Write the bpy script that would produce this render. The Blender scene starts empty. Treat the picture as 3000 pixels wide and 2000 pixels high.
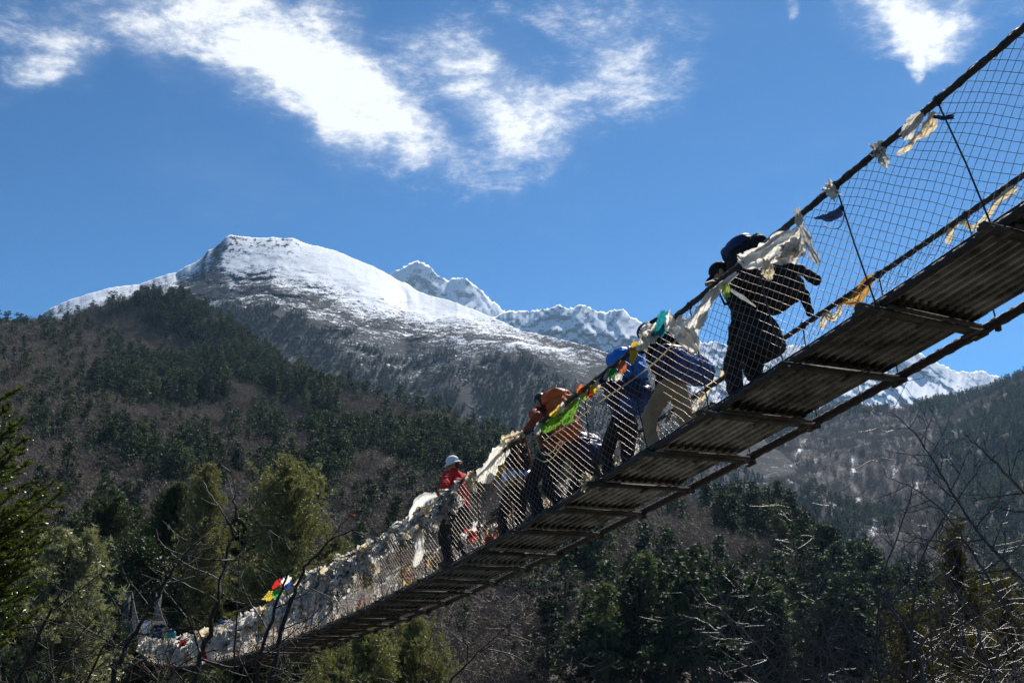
import bpy, math, random
import numpy as np
from mathutils import Vector, Matrix
# ------------------------------------------------------------------ camera, sky, sun, exposure
SC = bpy.context.scene
COL = SC.collection
F, TH = 2917.0, 0.295                      # focal length in photo pixels, upward pitch
cam = bpy.data.cameras.new('camera'); camo = bpy.data.objects.new('camera', cam); COL.objects.link(camo)
cam.sensor_width = 36.0; cam.lens = 35.0; cam.clip_start = 0.1; cam.clip_end = 40000
camo.location = (0, 0, 0); camo.rotation_euler = (math.pi/2 + TH, 0, 0)
SC.camera = camo
SC.view_settings.view_transform = 'Standard'; SC.view_settings.look = 'None'
SC.view_settings.gamma = 1.0; SC.view_settings.use_curve_mapping = False
SC.view_settings.exposure = 0.74
SC.render.engine = 'CYCLES'
SC.cycles.use_denoising = True; SC.cycles.denoising_prefilter = 'NONE'
SC.cycles.max_bounces = 5; SC.cycles.transparent_max_bounces = 8
SC.cycles.diffuse_bounces = 2; SC.cycles.glossy_bounces = 2; SC.cycles.transmission_bounces = 2; SC.cycles.volume_bounces = 0
SUN_EL, SUN_AZ = math.radians(53), math.radians(27)     # azimuth from +Y towards +X
sund = bpy.data.lights.new('sun', 'SUN'); suno = bpy.data.objects.new('sun', sund); COL.objects.link(suno)
sund.energy = 5.0; sund.angle = math.radians(0.53); sund.color = (1.0, 0.955, 0.89)
sdir = Vector((math.sin(SUN_AZ)*math.cos(SUN_EL), math.cos(SUN_AZ)*math.cos(SUN_EL), math.sin(SUN_EL)))
suno.rotation_euler = sdir.to_track_quat('Z', 'Y').to_euler()
suno.location = (0, 0, 60)

def ray(px, py):                           # photo pixel (3000 x 2000) -> world direction, y = 1
    u, v = (px-1500)/F, -(py-1000)/F
    c, s = math.cos(TH), math.sin(TH)
    return np.array([u, c - v*s, s + v*c])
def at(px, py, Y):
    r = ray(px, py); return r*(Y/r[1])
def proj(P):
    P = np.asarray(P, float)
    c, s = math.cos(TH), math.sin(TH)
    d = P[..., 1]*c + P[..., 2]*s; v = -P[..., 1]*s + P[..., 2]*c
    d = np.where(np.abs(d) < 1e-3, 1e-3, d)
    return np.stack([1500 + F*P[..., 0]/d, 1000 - F*v/d, d], -1)

# ---- node helper
class N:
    def __init__(self, tree): self.t = tree; self.n = tree.nodes; self.l = tree.links
    def __call__(self, kind, ins=None, **kw):
        nd = self.n.new(kind)
        for k, v in kw.items(): setattr(nd, k, v)
        for k, v in (ins or {}).items():
            sock = nd.inputs[k]
            if hasattr(v, 'is_output') or isinstance(v, bpy.types.NodeSocket): self.l.new(v, sock)
            else: sock.default_value = v
        return nd
    def math(self, op, a, b=0.0, clamp=False, c=0.0):
        return self('ShaderNodeMath', {0: a, 1: b, 2: c}, operation=op, use_clamp=clamp).outputs[0]
    def noise(self, vec, scale, detail=4, rough=.55, dist=0.0, out=0, lac=2.0):
        nd = self('ShaderNodeTexNoise', {'Scale': scale, 'Detail': detail, 'Roughness': rough, 'Distortion': dist, 'Lacunarity': lac})
        if vec is not None: self.l.new(vec, nd.inputs['Vector'])
        return nd.outputs[out]
    def ramp(self, fac, stops, interp='LINEAR'):
        nd = self.n.new('ShaderNodeValToRGB'); self.l.new(fac, nd.inputs[0]); cr = nd.color_ramp; cr.interpolation = interp
        while len(cr.elements) < len(stops): cr.elements.new(.5)
        for e, (p, c) in zip(cr.elements, stops):
            e.position = p; e.color = (c, c, c, 1) if isinstance(c, (int, float)) else tuple(c)+(1,)
        return nd.outputs[0]
    def sstep(self, x, a, b):
        nd = self('ShaderNodeMapRange', {'From Min': a, 'From Max': b}, interpolation_type='SMOOTHSTEP')
        self.l.new(x, nd.inputs['Value']); return nd.outputs[0]
    def mix(self, f, a, b, mode='MIX'):
        nd = self.n.new('ShaderNodeMix'); nd.data_type = 'RGBA'; nd.blend_type = mode
        for i, v in ((0, f), (6, a), (7, b)):
            if isinstance(v, bpy.types.NodeSocket): self.l.new(v, nd.inputs[i])
            elif i == 0: nd.inputs[0].default_value = v
            else: nd.inputs[i].default_value = tuple(v)+(1,) if len(v) == 3 else v
        return nd.outputs[2]

# ---- world: daylight sky with drifting cumulus and thin cirrus
W = bpy.data.worlds.new('World'); SC.world = W; W.use_nodes = True
W.node_tree.nodes.clear(); n = N(W.node_tree)
SKYK = 0.056
sky = n('ShaderNodeTexSky', sky_type='NISHITA', sun_disc=False, sun_elevation=SUN_EL, sun_rotation=SUN_AZ,
        altitude=2800, air_density=1.0, dust_density=0.15, ozone_density=3.0)
skyn = n('ShaderNodeHueSaturation', {'Hue': .485, 'Saturation': 1.20, 'Value': .125, 'Color': sky.outputs[0]}).outputs[0]
skyg = n('ShaderNodeGamma', {'Color': skyn, 'Gamma': 1.42}).outputs[0]
skyc = n('ShaderNodeHueSaturation', {'Hue': .5, 'Saturation': 1.0, 'Value': 11.8, 'Color': skyg}).outputs[0]
geo = n('ShaderNodeTexCoord').outputs['Generated']
wob = n('ShaderNodeVectorMath', {0: n.noise(geo, 5.0, 5, .6, out=1), 1: (.5, .5, .5)}, operation='SUBTRACT').outputs[0]
wob = n('ShaderNodeVectorMath', {0: wob, 3: .13}, operation='SCALE').outputs[0]
vd = n('ShaderNodeVectorMath', {0: geo, 1: wob}, operation='ADD').outputs[0]
vd = n('ShaderNodeVectorMath', {0: vd}, operation='NORMALIZE').outputs[0]
sx = n('ShaderNodeSeparateXYZ', {0: vd})
az = n.math('ARCTAN2', sx.outputs[0], sx.outputs[1]); el = n.math('ARCSINE', sx.outputs[2])
ae = n('ShaderNodeCombineXYZ', {0: az, 1: el, 2: 0.0}).outputs[0]
def azel(x, y):
    r = ray(x*1.27551, y*1.27551); r /= np.linalg.norm(r); return math.atan2(r[0], r[1]), math.asin(r[2])
# cloud bodies: end points of a bar (in the 2352-wide view), half width, strength
CL = [((340, -60), (560, 110), 120, .78), ((560, 60), (800, 210), 125, .86), ((760, 20), (830, 140), 90, .6), ((800, 200), (930, 320), 90, .78),
      ((900, 300), (1010, 380), 60, .6), ((1000, 140), (1250, 230), 95, .5), ((950, 110), (1450, 150), 120, .2), ((1060, 210), (1180, 290), 70, .5), ((1200, 280), (1340, 310), 85, .5), ((640, 250), (860, 330), 80, .35),
      ((1330, 240), (1500, 170), 110, .36), ((1480, 200), (1600, 240), 50, .26), ((1000, 380), (1150, 430), 80, .34), ((1050, 330), (1250, 400), 90, .2), ((60, 30), (230, 60), 75, .62),
      ((90, 150), (200, 155), 55, .85), ((30, 230), (130, 200), 50, .22), ((1230, -10), (1640, 70), 75, .26), ((1960, -60), (2190, 10), 75, 1.2),
      ((2000, 40), (2150, 70), 45, .95), ((2090, 90), (2125, 145), 22, .7), ((1790, 0), (1815, 30), 20, .55), ((2320, -20), (2370, 10), 30, .6), ((300, 270), (620, 330), 70, .14),
      ((80, 0), (900, 90), 150, .26), ((560, 160), (1080, 400), 130, .26), ((1000, 110), (1600, 320), 170, .24), ((300, 20), (470, 190), 80, .4), ((640, 90), (760, 330), 60, .35), ((2150, 30), (2260, 20), 50, .5), ((-500, -250), (200, -420), 170, .8), ((1900, -330), (2900, -500), 190, .9), ((600, -600), (1400, -800), 200, .7), ((2800, 200), (3600, 60), 90, .7), ((-1400, 300), (-700, 160), 100, .7),
      ((-2500, 200), (-1800, 0), 160, .8), ((3900, 300), (4700, 100), 160, .8)]
acc = None
for (a, b, hw, st) in CL:
    A, B = azel(*a), azel(*b)
    c = ((A[0]+B[0])/2, (A[1]+B[1])/2); dx, dy = B[0]-A[0], B[1]-A[1]
    w = hw*1.27551/F
    L = math.hypot(dx, dy)/2 + w
    mp = n('ShaderNodeMapping', {'Vector': ae, 'Location': (c[0], c[1], 0), 'Rotation': (0, 0, math.atan2(dy, dx)), 'Scale': (L, w*1.25, 1)}, vector_type='TEXTURE')
    ln = n('ShaderNodeVectorMath', {0: mp.outputs[0]}, operation='LENGTH').outputs['Value']
    m = n.math('MULTIPLY', n.sstep(ln, 1.45, 0.0), st)
    acc = m if acc is None else n.math('ADD', acc, m)
st1 = n('ShaderNodeMapping', {'Vector': geo, 'Rotation': (0, math.radians(28), math.radians(-10)), 'Scale': (.75, 1, 1.7)}).outputs[0]
big = n.noise(st1, 6.5, 10, .62, .35); fine = n.noise(st1, 19, 9, .68, .3); tiny = n.noise(st1, 60, 7, .7, .2)
tex = n.math('ADD', n.math('MULTIPLY', n.math('SUBTRACT', big, .5), 2.9), n.math('ADD', n.math('MULTIPLY', n.math('SUBTRACT', fine, .5), 2.5), n.math('MULTIPLY', n.math('SUBTRACT', tiny, .5), 1.5)))
den = n.math('ADD', acc, n.math('MULTIPLY', tex, n.sstep(acc, 0.0, .35)))
mask = n.sstep(den, .14, 1.85)
veil = n.sstep(n.math('ADD', acc, n.math('ADD', n.math('MULTIPLY', n.math('SUBTRACT', big, .5), 1.5), n.math('MULTIPLY', n.math('SUBTRACT', fine, .5), .7))), .0, 1.5)
mask = n.math('ADD', n.math('POWER', mask, 1.25), n.math('MULTIPLY', veil, .2), True)
cc = n.mix(n.sstep(n.math('ADD', den, n.math('MULTIPLY', n.math('SUBTRACT', fine, .5), 2.6)), .45, 1.5), (7.6, 8.3, 9.4), (10.7, 10.8, 10.9))
final = n.mix(mask, skyc, cc)
bg = n('ShaderNodeBackground', {'Color': final, 'Strength': SKYK})
wo = n('ShaderNodeOutputWorld'); n.l.new(bg.outputs[0], wo.inputs['Surface'])
# ------------------------------------------------------------------ helpers
RNG = np.random.default_rng(11); random.seed(5)
def hsh(ix, iy, seed):
    a = (ix.astype(np.int64)*374761393 + iy.astype(np.int64)*668265263 + seed*982451653) & 0xffffffff
    a = ((a ^ (a >> 13))*1274126177) & 0xffffffff
    a = a ^ (a >> 16)
    return (a & 0xffffff)/float(0xffffff)
def vnoise(x, y, seed=0):
    ix, iy = np.floor(x), np.floor(y); fx, fy = x-ix, y-iy
    fx = fx*fx*(3-2*fx); fy = fy*fy*(3-2*fy)
    a = hsh(ix, iy, seed); b = hsh(ix+1, iy, seed); c = hsh(ix, iy+1, seed); d = hsh(ix+1, iy+1, seed)
    return (a*(1-fx)+b*fx)*(1-fy) + (c*(1-fx)+d*fx)*fy
def fbm(x, y, octv=5, seed=0, gain=.5, ridged=False):
    s = 0; a = 1; tot = 0
    for o in range(octv):
        v = vnoise(x, y, seed+o*17)*2-1
        if ridged: v = 1-2*np.abs(v)
        s = s+v*a; tot += a; a *= gain; x, y = x*2.03+3.1, y*2.03+7.7
    return s/tot
def sm(x, a, b):
    t = np.clip((x-a)/(b-a), 0, 1); return t*t*(3-2*t)

def mesh_of(name, V, Fs, smooth=False, mats=(), mi=None):
    """V (n,3); Fs: an array (k,3)/(k,4) or a list of such arrays"""
    me = bpy.data.meshes.new(name); V = np.asarray(V, np.float32)
    if isinstance(Fs, np.ndarray): Fs = [Fs]
    Fs = [np.asarray(f, np.int32) for f in Fs if len(f)]
    me.vertices.add(len(V)); me.vertices.foreach_set('co', V.ravel())
    tot = np.concatenate([np.full(len(f), f.shape[1], np.int32) for f in Fs])
    idx = np.concatenate([f.ravel() for f in Fs])
    me.loops.add(len(idx)); me.loops.foreach_set('vertex_index', idx)
    me.polygons.add(len(tot)); st = np.concatenate([[0], np.cumsum(tot)[:-1]]).astype(np.int32)
    me.polygons.foreach_set('loop_start', st)
    if smooth: me.polygons.foreach_set('use_smooth', np.ones(len(tot), bool))
    for m in mats: me.materials.append(m)
    if mi is not None: me.polygons.foreach_set('material_index', np.asarray(mi, np.int32))
    me.update(calc_edges=True); me.validate()
    return me
def link(name, me, parent=None, loc=None, kind=None):
    o = bpy.data.objects.new(name, me); COL.objects.link(o)
    if parent is not None: o.parent = parent
    if loc is not None: o.location = loc
    if kind: o['kind'] = kind
    return o
def tag(o, label, cat, group=None):
    o['label'] = label; o['category'] = cat
    if group: o['group'] = group
    return o
def thing(name, label, cat, loc=(0, 0, 0), group=None):
    return tag(link(name, None, loc=loc), label, cat, group)

class G:
    """collects vertices and faces"""
    def __init__(s): s.V = []; s.F3 = []; s.F4 = []; s.k = 0
    def add(s, V, F):
        V = np.asarray(V, float); F = np.asarray(F, int)
        (s.F3 if F.shape[1] == 3 else s.F4).append(F+s.k); s.V.append(V); s.k += len(V)
    def build(s, name, mat, parent=None, smooth=False, kind=None, loc=None):
        return link(name, s.mesh(name, mat, smooth), parent, loc, kind)
    def mesh(s, name, mat, smooth=False):
        Fs = ([np.concatenate(s.F3)] if s.F3 else []) + ([np.concatenate(s.F4)] if s.F4 else [])
        return mesh_of(name, np.concatenate(s.V), Fs, smooth, [mat])
    def box(s, c, ax, h):
        """centre, three axes (rows), half sizes"""
        c = np.asarray(c, float); ax = np.asarray(ax, float)
        S = np.array([[x, y, z] for z in (-1, 1) for y in (-1, 1) for x in (-1, 1)], float)*np.asarray(h)
        s.add(c + S@ax, [[0, 2, 3, 1], [4, 5, 7, 6], [0, 1, 5, 4], [2, 6, 7, 3], [0, 4, 6, 2], [1, 3, 7, 5]])
    def tube(s, P, R, nseg=6, cap=True, lobes=0, twist=0.0):
        P = np.asarray(P, float); m = len(P); R = np.broadcast_to(np.asarray(R, float), (m,))
        T = np.gradient(P, axis=0); T /= np.linalg.norm(T, axis=1)[:, None]+1e-12
        up = np.array([0, 0, 1.]) if abs(T[0, 2]) < .9 else np.array([1., 0, 0])
        U = up - (T@up)[:, None]*T
        bad = np.linalg.norm(U, axis=1) < .15
        if bad.any():
            up2 = np.array([.6, .8, 0]); U[bad] = (up2 - (T@up2)[:, None]*T)[bad]
        U /= np.linalg.norm(U, axis=1)[:, None]; B = np.cross(T, U)
        th = np.linspace(0, 2*np.pi, nseg, endpoint=False)
        rr = R[:, None]*np.ones(nseg)
        if lobes: rr = rr*(1+.16*np.cos(lobes*(th[None, :] + twist*np.arange(m)[:, None])))
        V = P[:, None, :] + rr[..., None]*(np.cos(th)[None, :, None]*U[:, None, :] + np.sin(th)[None, :, None]*B[:, None, :])
        i = np.arange(m-1)[:, None]*nseg; j = np.arange(nseg)[None, :]; j2 = (j+1) % nseg
        Fq = np.stack([i+j, i+j2, i+nseg+j2, i+nseg+j], -1).reshape(-1, 4)
        s.add(V.reshape(-1, 3), Fq)
        if cap:
            k0 = s.k-m*nseg
            for base in (0, (m-1)*nseg):
                c = V.reshape(-1, 3)[base:base+nseg].mean(0)
                jj = np.arange(nseg)
                ring = k0+base+jj
                s.V.append(c[None]); s.k += 1
                s.F3.append(np.stack([ring, k0+base+(jj+1) % nseg, np.full(nseg, s.k-1)], -1))
    def ell(s, c, r, ax=None, nu=12, nv=8):
        u = np.linspace(0, 2*np.pi, nu, endpoint=False); v = np.linspace(-np.pi/2, np.pi/2, nv+1)
        V = np.stack([np.cos(v)[:, None]*np.cos(u), np.cos(v)[:, None]*np.sin(u), np.sin(v)[:, None]*np.ones(nu)], -1).reshape(-1, 3)*np.asarray(r, float)
        if ax is not None: V = V@np.asarray(ax, float)
        i = np.arange(nv)[:, None]*nu; j = np.arange(nu)[None, :]; j2 = (j+1) % nu
        s.add(V+np.asarray(c, float), np.stack([i+j, i+j2, i+nu+j2, i+nu+j], -1).reshape(-1, 4))
    def caps(s, a, b, ra, rb, nu=10):
        """tapered capsule"""
        a = np.asarray(a, float); b = np.asarray(b, float); t = b-a; L = np.linalg.norm(t); t = t/(L+1e-9)
        k = np.linspace(-np.pi/2, 0, 4)[:-1]
        P = [a+t*ra*np.sin(x) for x in k]+[a, b]+[b-t*rb*np.sin(x) for x in k[::-1]]
        R = [max(ra*np.cos(x), .002) for x in k]+[ra, rb]+[max(rb*np.cos(x), .002) for x in k[::-1]]
        s.tube(np.array(P), np.array(R), nu)

MATS = {}
def mat(name, c1, c2=None, rough=.8, metal=0.0, spec=.3, nscale=8.0, nd=4, bump=0.0, bscale=None, trans=None, tamt=.35, coord='Object', contrast=(.35, .65), pervar=0.0, sheen=0.0):
    if name in MATS: return MATS[name]
    m = bpy.data.materials.new(name); m.use_nodes = True; m.node_tree.nodes.clear(); q = N(m.node_tree)
    out = q('ShaderNodeOutputMaterial'); b = q('ShaderNodeBsdfPrincipled', {'Roughness': rough, 'Metallic': metal, 'Specular IOR Level': spec})
    co = q('ShaderNodeTexCoord').outputs[coord] if coord != 'World' else q('ShaderNodeNewGeometry').outputs['Position']
    c2 = c2 or tuple(x*.7 for x in c1)
    nz = q.noise(co, nscale, nd, .6)
    col = q.ramp(nz, [(contrast[0], c1), (contrast[1], c2)])
    if pervar:
        oi = q('ShaderNodeObjectInfo').outputs['Random']
        col = q('ShaderNodeHueSaturation', {'Hue': .5, 'Saturation': 1.0, 'Value': q('ShaderNodeMapRange', {'Value': oi, 'From Min': 0., 'From Max': 1., 'To Min': 1-pervar, 'To Max': 1+pervar}).outputs[0], 'Color': col}).outputs[0]
    q.l.new(col, b.inputs['Base Color'])
    if bump:
        bp = q('ShaderNodeBump', {'Strength': bump, 'Distance': .02, 'Height': q.noise(co, bscale or nscale*3, 5, .65)})
        q.l.new(bp.outputs[0], b.inputs['Normal'])
    sh = b.outputs[0]
    if trans:
        tr = q('ShaderNodeBsdfTranslucent'); q.l.new(q.mix(1.0, col, trans, 'MULTIPLY'), tr.inputs[0])
        mx = q('ShaderNodeMixShader', {0: tamt, 1: sh, 2: tr.outputs[0]}); sh = mx.outputs[0]
    q.l.new(sh, out.inputs[0]); MATS[name] = m; return m

# ------------------------------------------------------------------ terrain
HILLS = {}
def hill(name, sky, base, nu, nv, p, noise, m, back=.5, pxr=(-2600, 5600), seed=1, after=None, jag=0.0):
    """sky: [(photo px, photo py, distance)], base: [(photo px, distance, z)] of the foot; a real relief from foot to ridge and down behind"""
    sky = np.array(sky, float); base = np.array(base, float)
    px = np.linspace(pxr[0], pxr[1], nu)
    py = np.interp(px, sky[:, 0], sky[:, 1]); D = np.interp(px, sky[:, 0], sky[:, 2])
    R = np.stack([at(a, b, d) for a, b, d in zip(px, py, D)])
    soft = np.convolve(np.pad(R[:, 2], 90, mode='edge'), np.hanning(183)[1:-1]/np.hanning(183)[1:-1].sum(), 'valid')
    Dn = np.interp(px, base[:, 0], base[:, 1]); Zb = np.interp(px, base[:, 0], base[:, 2])
    t = np.concatenate([np.linspace(0, 1, nv), np.linspace(1, 1+back, nv//5)[1:]])[:, None]
    Y = Dn + (D-Dn)*t; X = R[:, 0]/R[:, 1]*Y
    kz = sm(t, .84, 1.0); pw = px[None, :]+np.clip(1-t, 0, 1)*(900*fbm(px[None, :]/260+t*2, t*5+px[None, :]*0, 3, 600+seed)+260*fbm(px[None, :]/70, t*14+px[None, :]*0, 2, 610+seed))
    res = np.interp(pw, px, R[:, 2]-soft)+jag*np.interp(pw, px, fbm(px/14, px*0+seed, 3, 300+seed, .6, True))*D/F*sm(t, .93, 1.0)/np.maximum(kz, .01)
    front = Zb + (soft+res*kz-Zb)*np.clip(t, 0, 1)**p
    Z = np.where(t <= 1, front, R[:, 2] - (R[:, 2]-Zb)*((t-1)*.8))
    w = np.clip(t/.15, 0, 1)*np.where(t <= 1, np.clip((1-t)/.18, .22, 1), np.clip((t-1)/.2, .22, 1))
    dz, dl = noise(X, Y, Z, t*np.ones_like(X), px)
    Z = Z + dz*w; r = 1+dl*w/np.maximum(Y, 1); X = X*r; Y = Y*r
    V = np.stack([X, Y, Z], -1); nr = len(t)
    i = np.arange(nr-1)[:, None]*nu; j = np.arange(nu-1)[None, :]
    Fq = np.stack([i+j, i+j+1, i+nu+j+1, i+nu+j], -1).reshape(-1, 4)
    me = mesh_of(name, V.reshape(-1, 3), Fq, True, [m])
    if after is not None:
        a = me.attributes.new('cover', 'FLOAT', 'POINT'); a.data.foreach_set('value', after(V, t*np.ones_like(X), px).astype(np.float32).ravel())
    o = link(name, me, kind='structure'); HILLS[name] = (V, px, t[:, 0]); return o
def scatter(name, k, rng, tmax=1.0, tmin=0.0, pxr=(-150, 3150)):
    """k points on a hill, even over its surface, and kept when inside the view with a margin"""
    V, px, t = HILLS[name]; nr, nc = V.shape[:2]
    P00, P10, P01, P11 = V[:-1, :-1], V[1:, :-1], V[:-1, 1:], V[1:, 1:]
    A = np.linalg.norm(np.cross(P10-P00, P01-P00), axis=-1)
    okc = (px[:-1] > pxr[0]) & (px[1:] < pxr[1]); okr = (t[:-1] >= tmin) & (t[1:] <= tmax)
    A = A*okr[:, None]*okc[None, :]
    pr = (A/A.sum()).ravel(); c = rng.choice(len(pr), k, p=pr); i, j = np.unravel_index(c, A.shape)
    a, b = rng.random((2, k, 1))
    return (P00[i, j]*(1-a)+P10[i, j]*a)*(1-b) + (P01[i, j]*(1-a)+P11[i, j]*a)*b

def terrain_mat(name, low, low2, rock, rock2, snow, nsc, snow_noise=.5, fine=1.0, slope=1.3):
    m = bpy.data.materials.new(name); m.use_nodes = True; m.node_tree.nodes.clear(); q = N(m.node_tree)
    out = q('ShaderNodeOutputMaterial'); b = q('ShaderNodeBsdfPrincipled', {'Roughness': .9, 'Specular IOR Level': .15})
    g = q('ShaderNodeNewGeometry'); P = q('ShaderNodeMapping', {'Vector': g.outputs['Position'], 'Scale': (1, 1, 2.8)}).outputs[0]
    c = q.ramp(q.noise(P, nsc, 7, .65), [(.35, low), (.65, low2)])
    if snow:
        r = q.ramp(q.noise(P, nsc*2.3, 8, .7), [(.35, rock), (.66, rock2)])
        cov = q('ShaderNodeAttribute', attribute_name='cover').outputs['Fac']
        nz = q('ShaderNodeSeparateXYZ', {0: g.outputs['Normal']}).outputs[2]
        wn = q.math('ADD', q.math('MULTIPLY', q.math('SUBTRACT', q.noise(P, nsc*3.2, 9, .72), .5), snow_noise*1.6),
                    q.math('MULTIPLY', q.math('SUBTRACT', q.noise(P, nsc*11*fine, 7, .72), .5), snow_noise*2.0))
        c = q.mix(q.sstep(q.math('ADD', cov, q.math('MULTIPLY', wn, .8)), .25, .62), c, r)
        s = q.math('ADD', q.math('ADD', cov, wn), q.math('MULTIPLY', q.math('SUBTRACT', nz, .80), slope))
        c = q.mix(q.sstep(s, .47, .6), c, snow)
    q.l.new(c, b.inputs['Base Color'])
    bp = q('ShaderNodeBump', {'Strength': .8, 'Distance': 1.2/nsc*.02, 'Height': q.noise(P, nsc*6, 8, .7)}); q.l.new(bp.outputs[0], b.inputs['Normal'])
    q.l.new(b.outputs[0], out.inputs[0]); return m

def s5(L): return [(x*1.27551, y*1.27551, d) for x, y, d in L]
SNOW = (.86, .88, .92)
# far snowy twin peak
def nz_peak(X, Y, Z, t, px):
    r = fbm(X/420, Z/300, 6, 3, .55, True); r2 = fbm(X/130+5, Z/110, 5, 9, .62, True); r3 = fbm((X+.55*Z)/75, Z/300, 4, 12, .6, True); r4 = fbm((X-.7*Z)/62, Z/260, 4, 14, .6, True)
    return (r*110+r2*30+r3*42+r4*34)*np.minimum(t, 1), r*130+r2*40+r3*60+r4*55
hill('snow_peak', s5([(-2400, 1100, 4700), (700, 900, 4700), (800, 760, 4700), (850, 690, 4700), (885, 648, 4700), (905, 628, 4700), (925, 618, 4700), (940, 612, 4700), (953, 607, 4700), (963, 600, 4700), (975, 608, 4700),
     (995, 624, 4700), (1012, 642, 4700), (1028, 652, 4700), (1042, 645, 4700), (1058, 640, 4700), (1072, 641, 4700), (1085, 652, 4700), (1105, 672, 4700), (1140, 700, 4700),
     (1165, 720, 4700), (1200, 760, 4700), (1300, 900, 4700), (4400, 1300, 4700)]), [(-3000, 3300, 100), (6000, 3300, 100)], 700, 170, 1.25, nz_peak,
     terrain_mat('peak_snow_rock', (.1, .1, .11), (.16, .16, .17), (.16, .16, .18), (.28, .28, .3), SNOW, .012, .75, 1.0, 1.35), .3, (300, 2700), 4,
     lambda V, t, px: 1.2 + .35*fbm(V[..., 0]/200, V[..., 2]/160, 4, 8, .5, True), 9)
# long snowy range behind, seen left and right of the bridge
hill('snow_range', s5([(-2400, 1300, 4000), (900, 1000, 4000), (1050, 800, 4000), (1120, 740, 4000), (1165, 724, 4000), (1180, 720, 4000), (1215, 722, 4000), (1235, 716, 4000), (1262, 712, 4000), (1285, 706, 4000), (1312, 711, 4000), (1335, 705, 4000), (1362, 716, 4000),
     (1392, 718, 4000), (1412, 714, 4000), (1432, 716, 4000), (1455, 735, 4000), (1520, 760, 4000), (1600, 790, 4000), (1800, 800, 4000), (2000, 800, 4000), (2080, 815, 4000), (2105, 812, 4000), (2128, 822, 4000), (2150, 836, 4000), (2180, 852, 4000), (2200, 860, 4000), (2225, 856, 4000), (2255, 859, 4000),
     (2285, 870, 4000), (2320, 882, 4000), (2400, 905, 4000), (4400, 1000, 4000)]), [(-3000, 2700, 50), (6000, 2700, 50)], 900, 190, 1.2, nz_peak,
     terrain_mat('range_snow_rock', (.1, .1, .11), (.16, .16, .17), (.15, .16, .18), (.3, .3, .32), SNOW, .013, .75, 1.0, 1.35), .3, (900, 3500), 21,
     lambda V, t, px: .94 + .3*sm(px[None, :], 2350, 2600) + .4*fbm(V[..., 0]/170, V[..., 2]/130, 4, 5, .55, True), 8)
# the big snow-topped mountain
def nz_mtn(X, Y, Z, t, px):
    r = fbm(X/330, Y/500, 6, 31, .52, True); r2 = fbm(X/85, Z/60, 5, 37, .6); r3 = fbm(X/30, Z/20, 4, 38, .6, True)
    return r*60*np.minimum(t, 1)+r2*18+r3*7, r*30+r2*26+r3*9
def zc_mtn(V, t, px):
    q = proj(V); x, y = q[..., 0]/1.27551, q[..., 1]/1.27551
    line = np.interp(x, [0, 150, 332, 455, 520, 612, 665, 752, 831, 963, 1085, 1200, 1320, 1400], [765, 740, 684, 662, 652, 641, 667, 690, 728, 748, 760, 768, 784, 800])
    band = .19 + .26*fbm(V[..., 0]/40, V[..., 2]/18, 3, 46) + .10*np.exp(-((y-800-.05*(x-900))/40)**2)*sm(x, 640, 760) + .16*np.exp(-((x-905-.9*(y-740))/28)**2)*sm(y, 800, 740)
    nz = fbm(V[..., 0]/90, V[..., 1]/160, 5, 44)*26
    cov = np.minimum(.47 - (y-line+nz)/60*.5, .95)
    crag = 0 if px is None else .55*sm(t, .90, .985)*sm(x, 470, 500)*sm(x, 720, 660)*sm(fbm(px[None, :]/9+t*0, t*130, 4, 49, .6), .0, .3)
    cliff = .24*np.exp(-((x-490+.55*(y-600))/40)**2)*sm(y, 700, 640)*sm(y, 545, 560)
    return np.clip(cov, .0, 1.0)*1.0 + np.where(cov < .3, band, 0) - crag - cliff*(.6+.9*fbm(V[..., 0]/40, V[..., 2]/30, 4, 47, .6, True))
hill('snow_mountain', s5([(-2400, 1100, 2000), (-300, 900, 2000), (40, 770, 2000), (80, 738, 2000), (115, 712, 2000), (160, 693, 2000), (200, 680, 2000), (250, 668, 2000), (290, 662, 2000), (320, 658, 2000), (345, 647, 2000), (380, 635, 2000), (405, 630, 2000), (425, 615, 2000), (450, 602, 2000),
     (468, 590, 2000), (478, 577, 2000), (492, 573, 2000), (505, 562, 2000), (518, 549, 2000), (530, 543, 2000), (545, 545, 2000), (575, 547, 2000), (600, 549, 2000), (625, 546, 2000), (650, 550, 2000), (672, 548, 2000), (700, 560, 2000), (735, 568, 2000), (765, 577, 2000), (785, 583, 2000),
     (820, 597, 2000), (860, 615, 2000), (895, 635, 2000), (920, 648, 2000), (935, 652, 2000), (960, 668, 1980), (1000, 683, 1950), (1050, 698, 1900), (1100, 720, 1860), (1150, 742, 1820), (1200, 766, 1780), (1260, 783, 1740), (1320, 796, 1700), (1400, 815, 1660), (1500, 850, 1600), (1600, 900, 1560),
     (1750, 1010, 1500), (1900, 1130, 1400), (2100, 1250, 1300), (4400, 1500, 1300)]), [(-3000, 900, -40), (6000, 900, -40)], 900, 330, 1.12, nz_mtn,
     terrain_mat('mountain_ground', (.012, .013, .016), (.026, .026, .029), (.013, .015, .019), (.036, .040, .048), SNOW, .02, .85), .35, (-700, 2800), 5, zc_mtn, 2)
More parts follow.
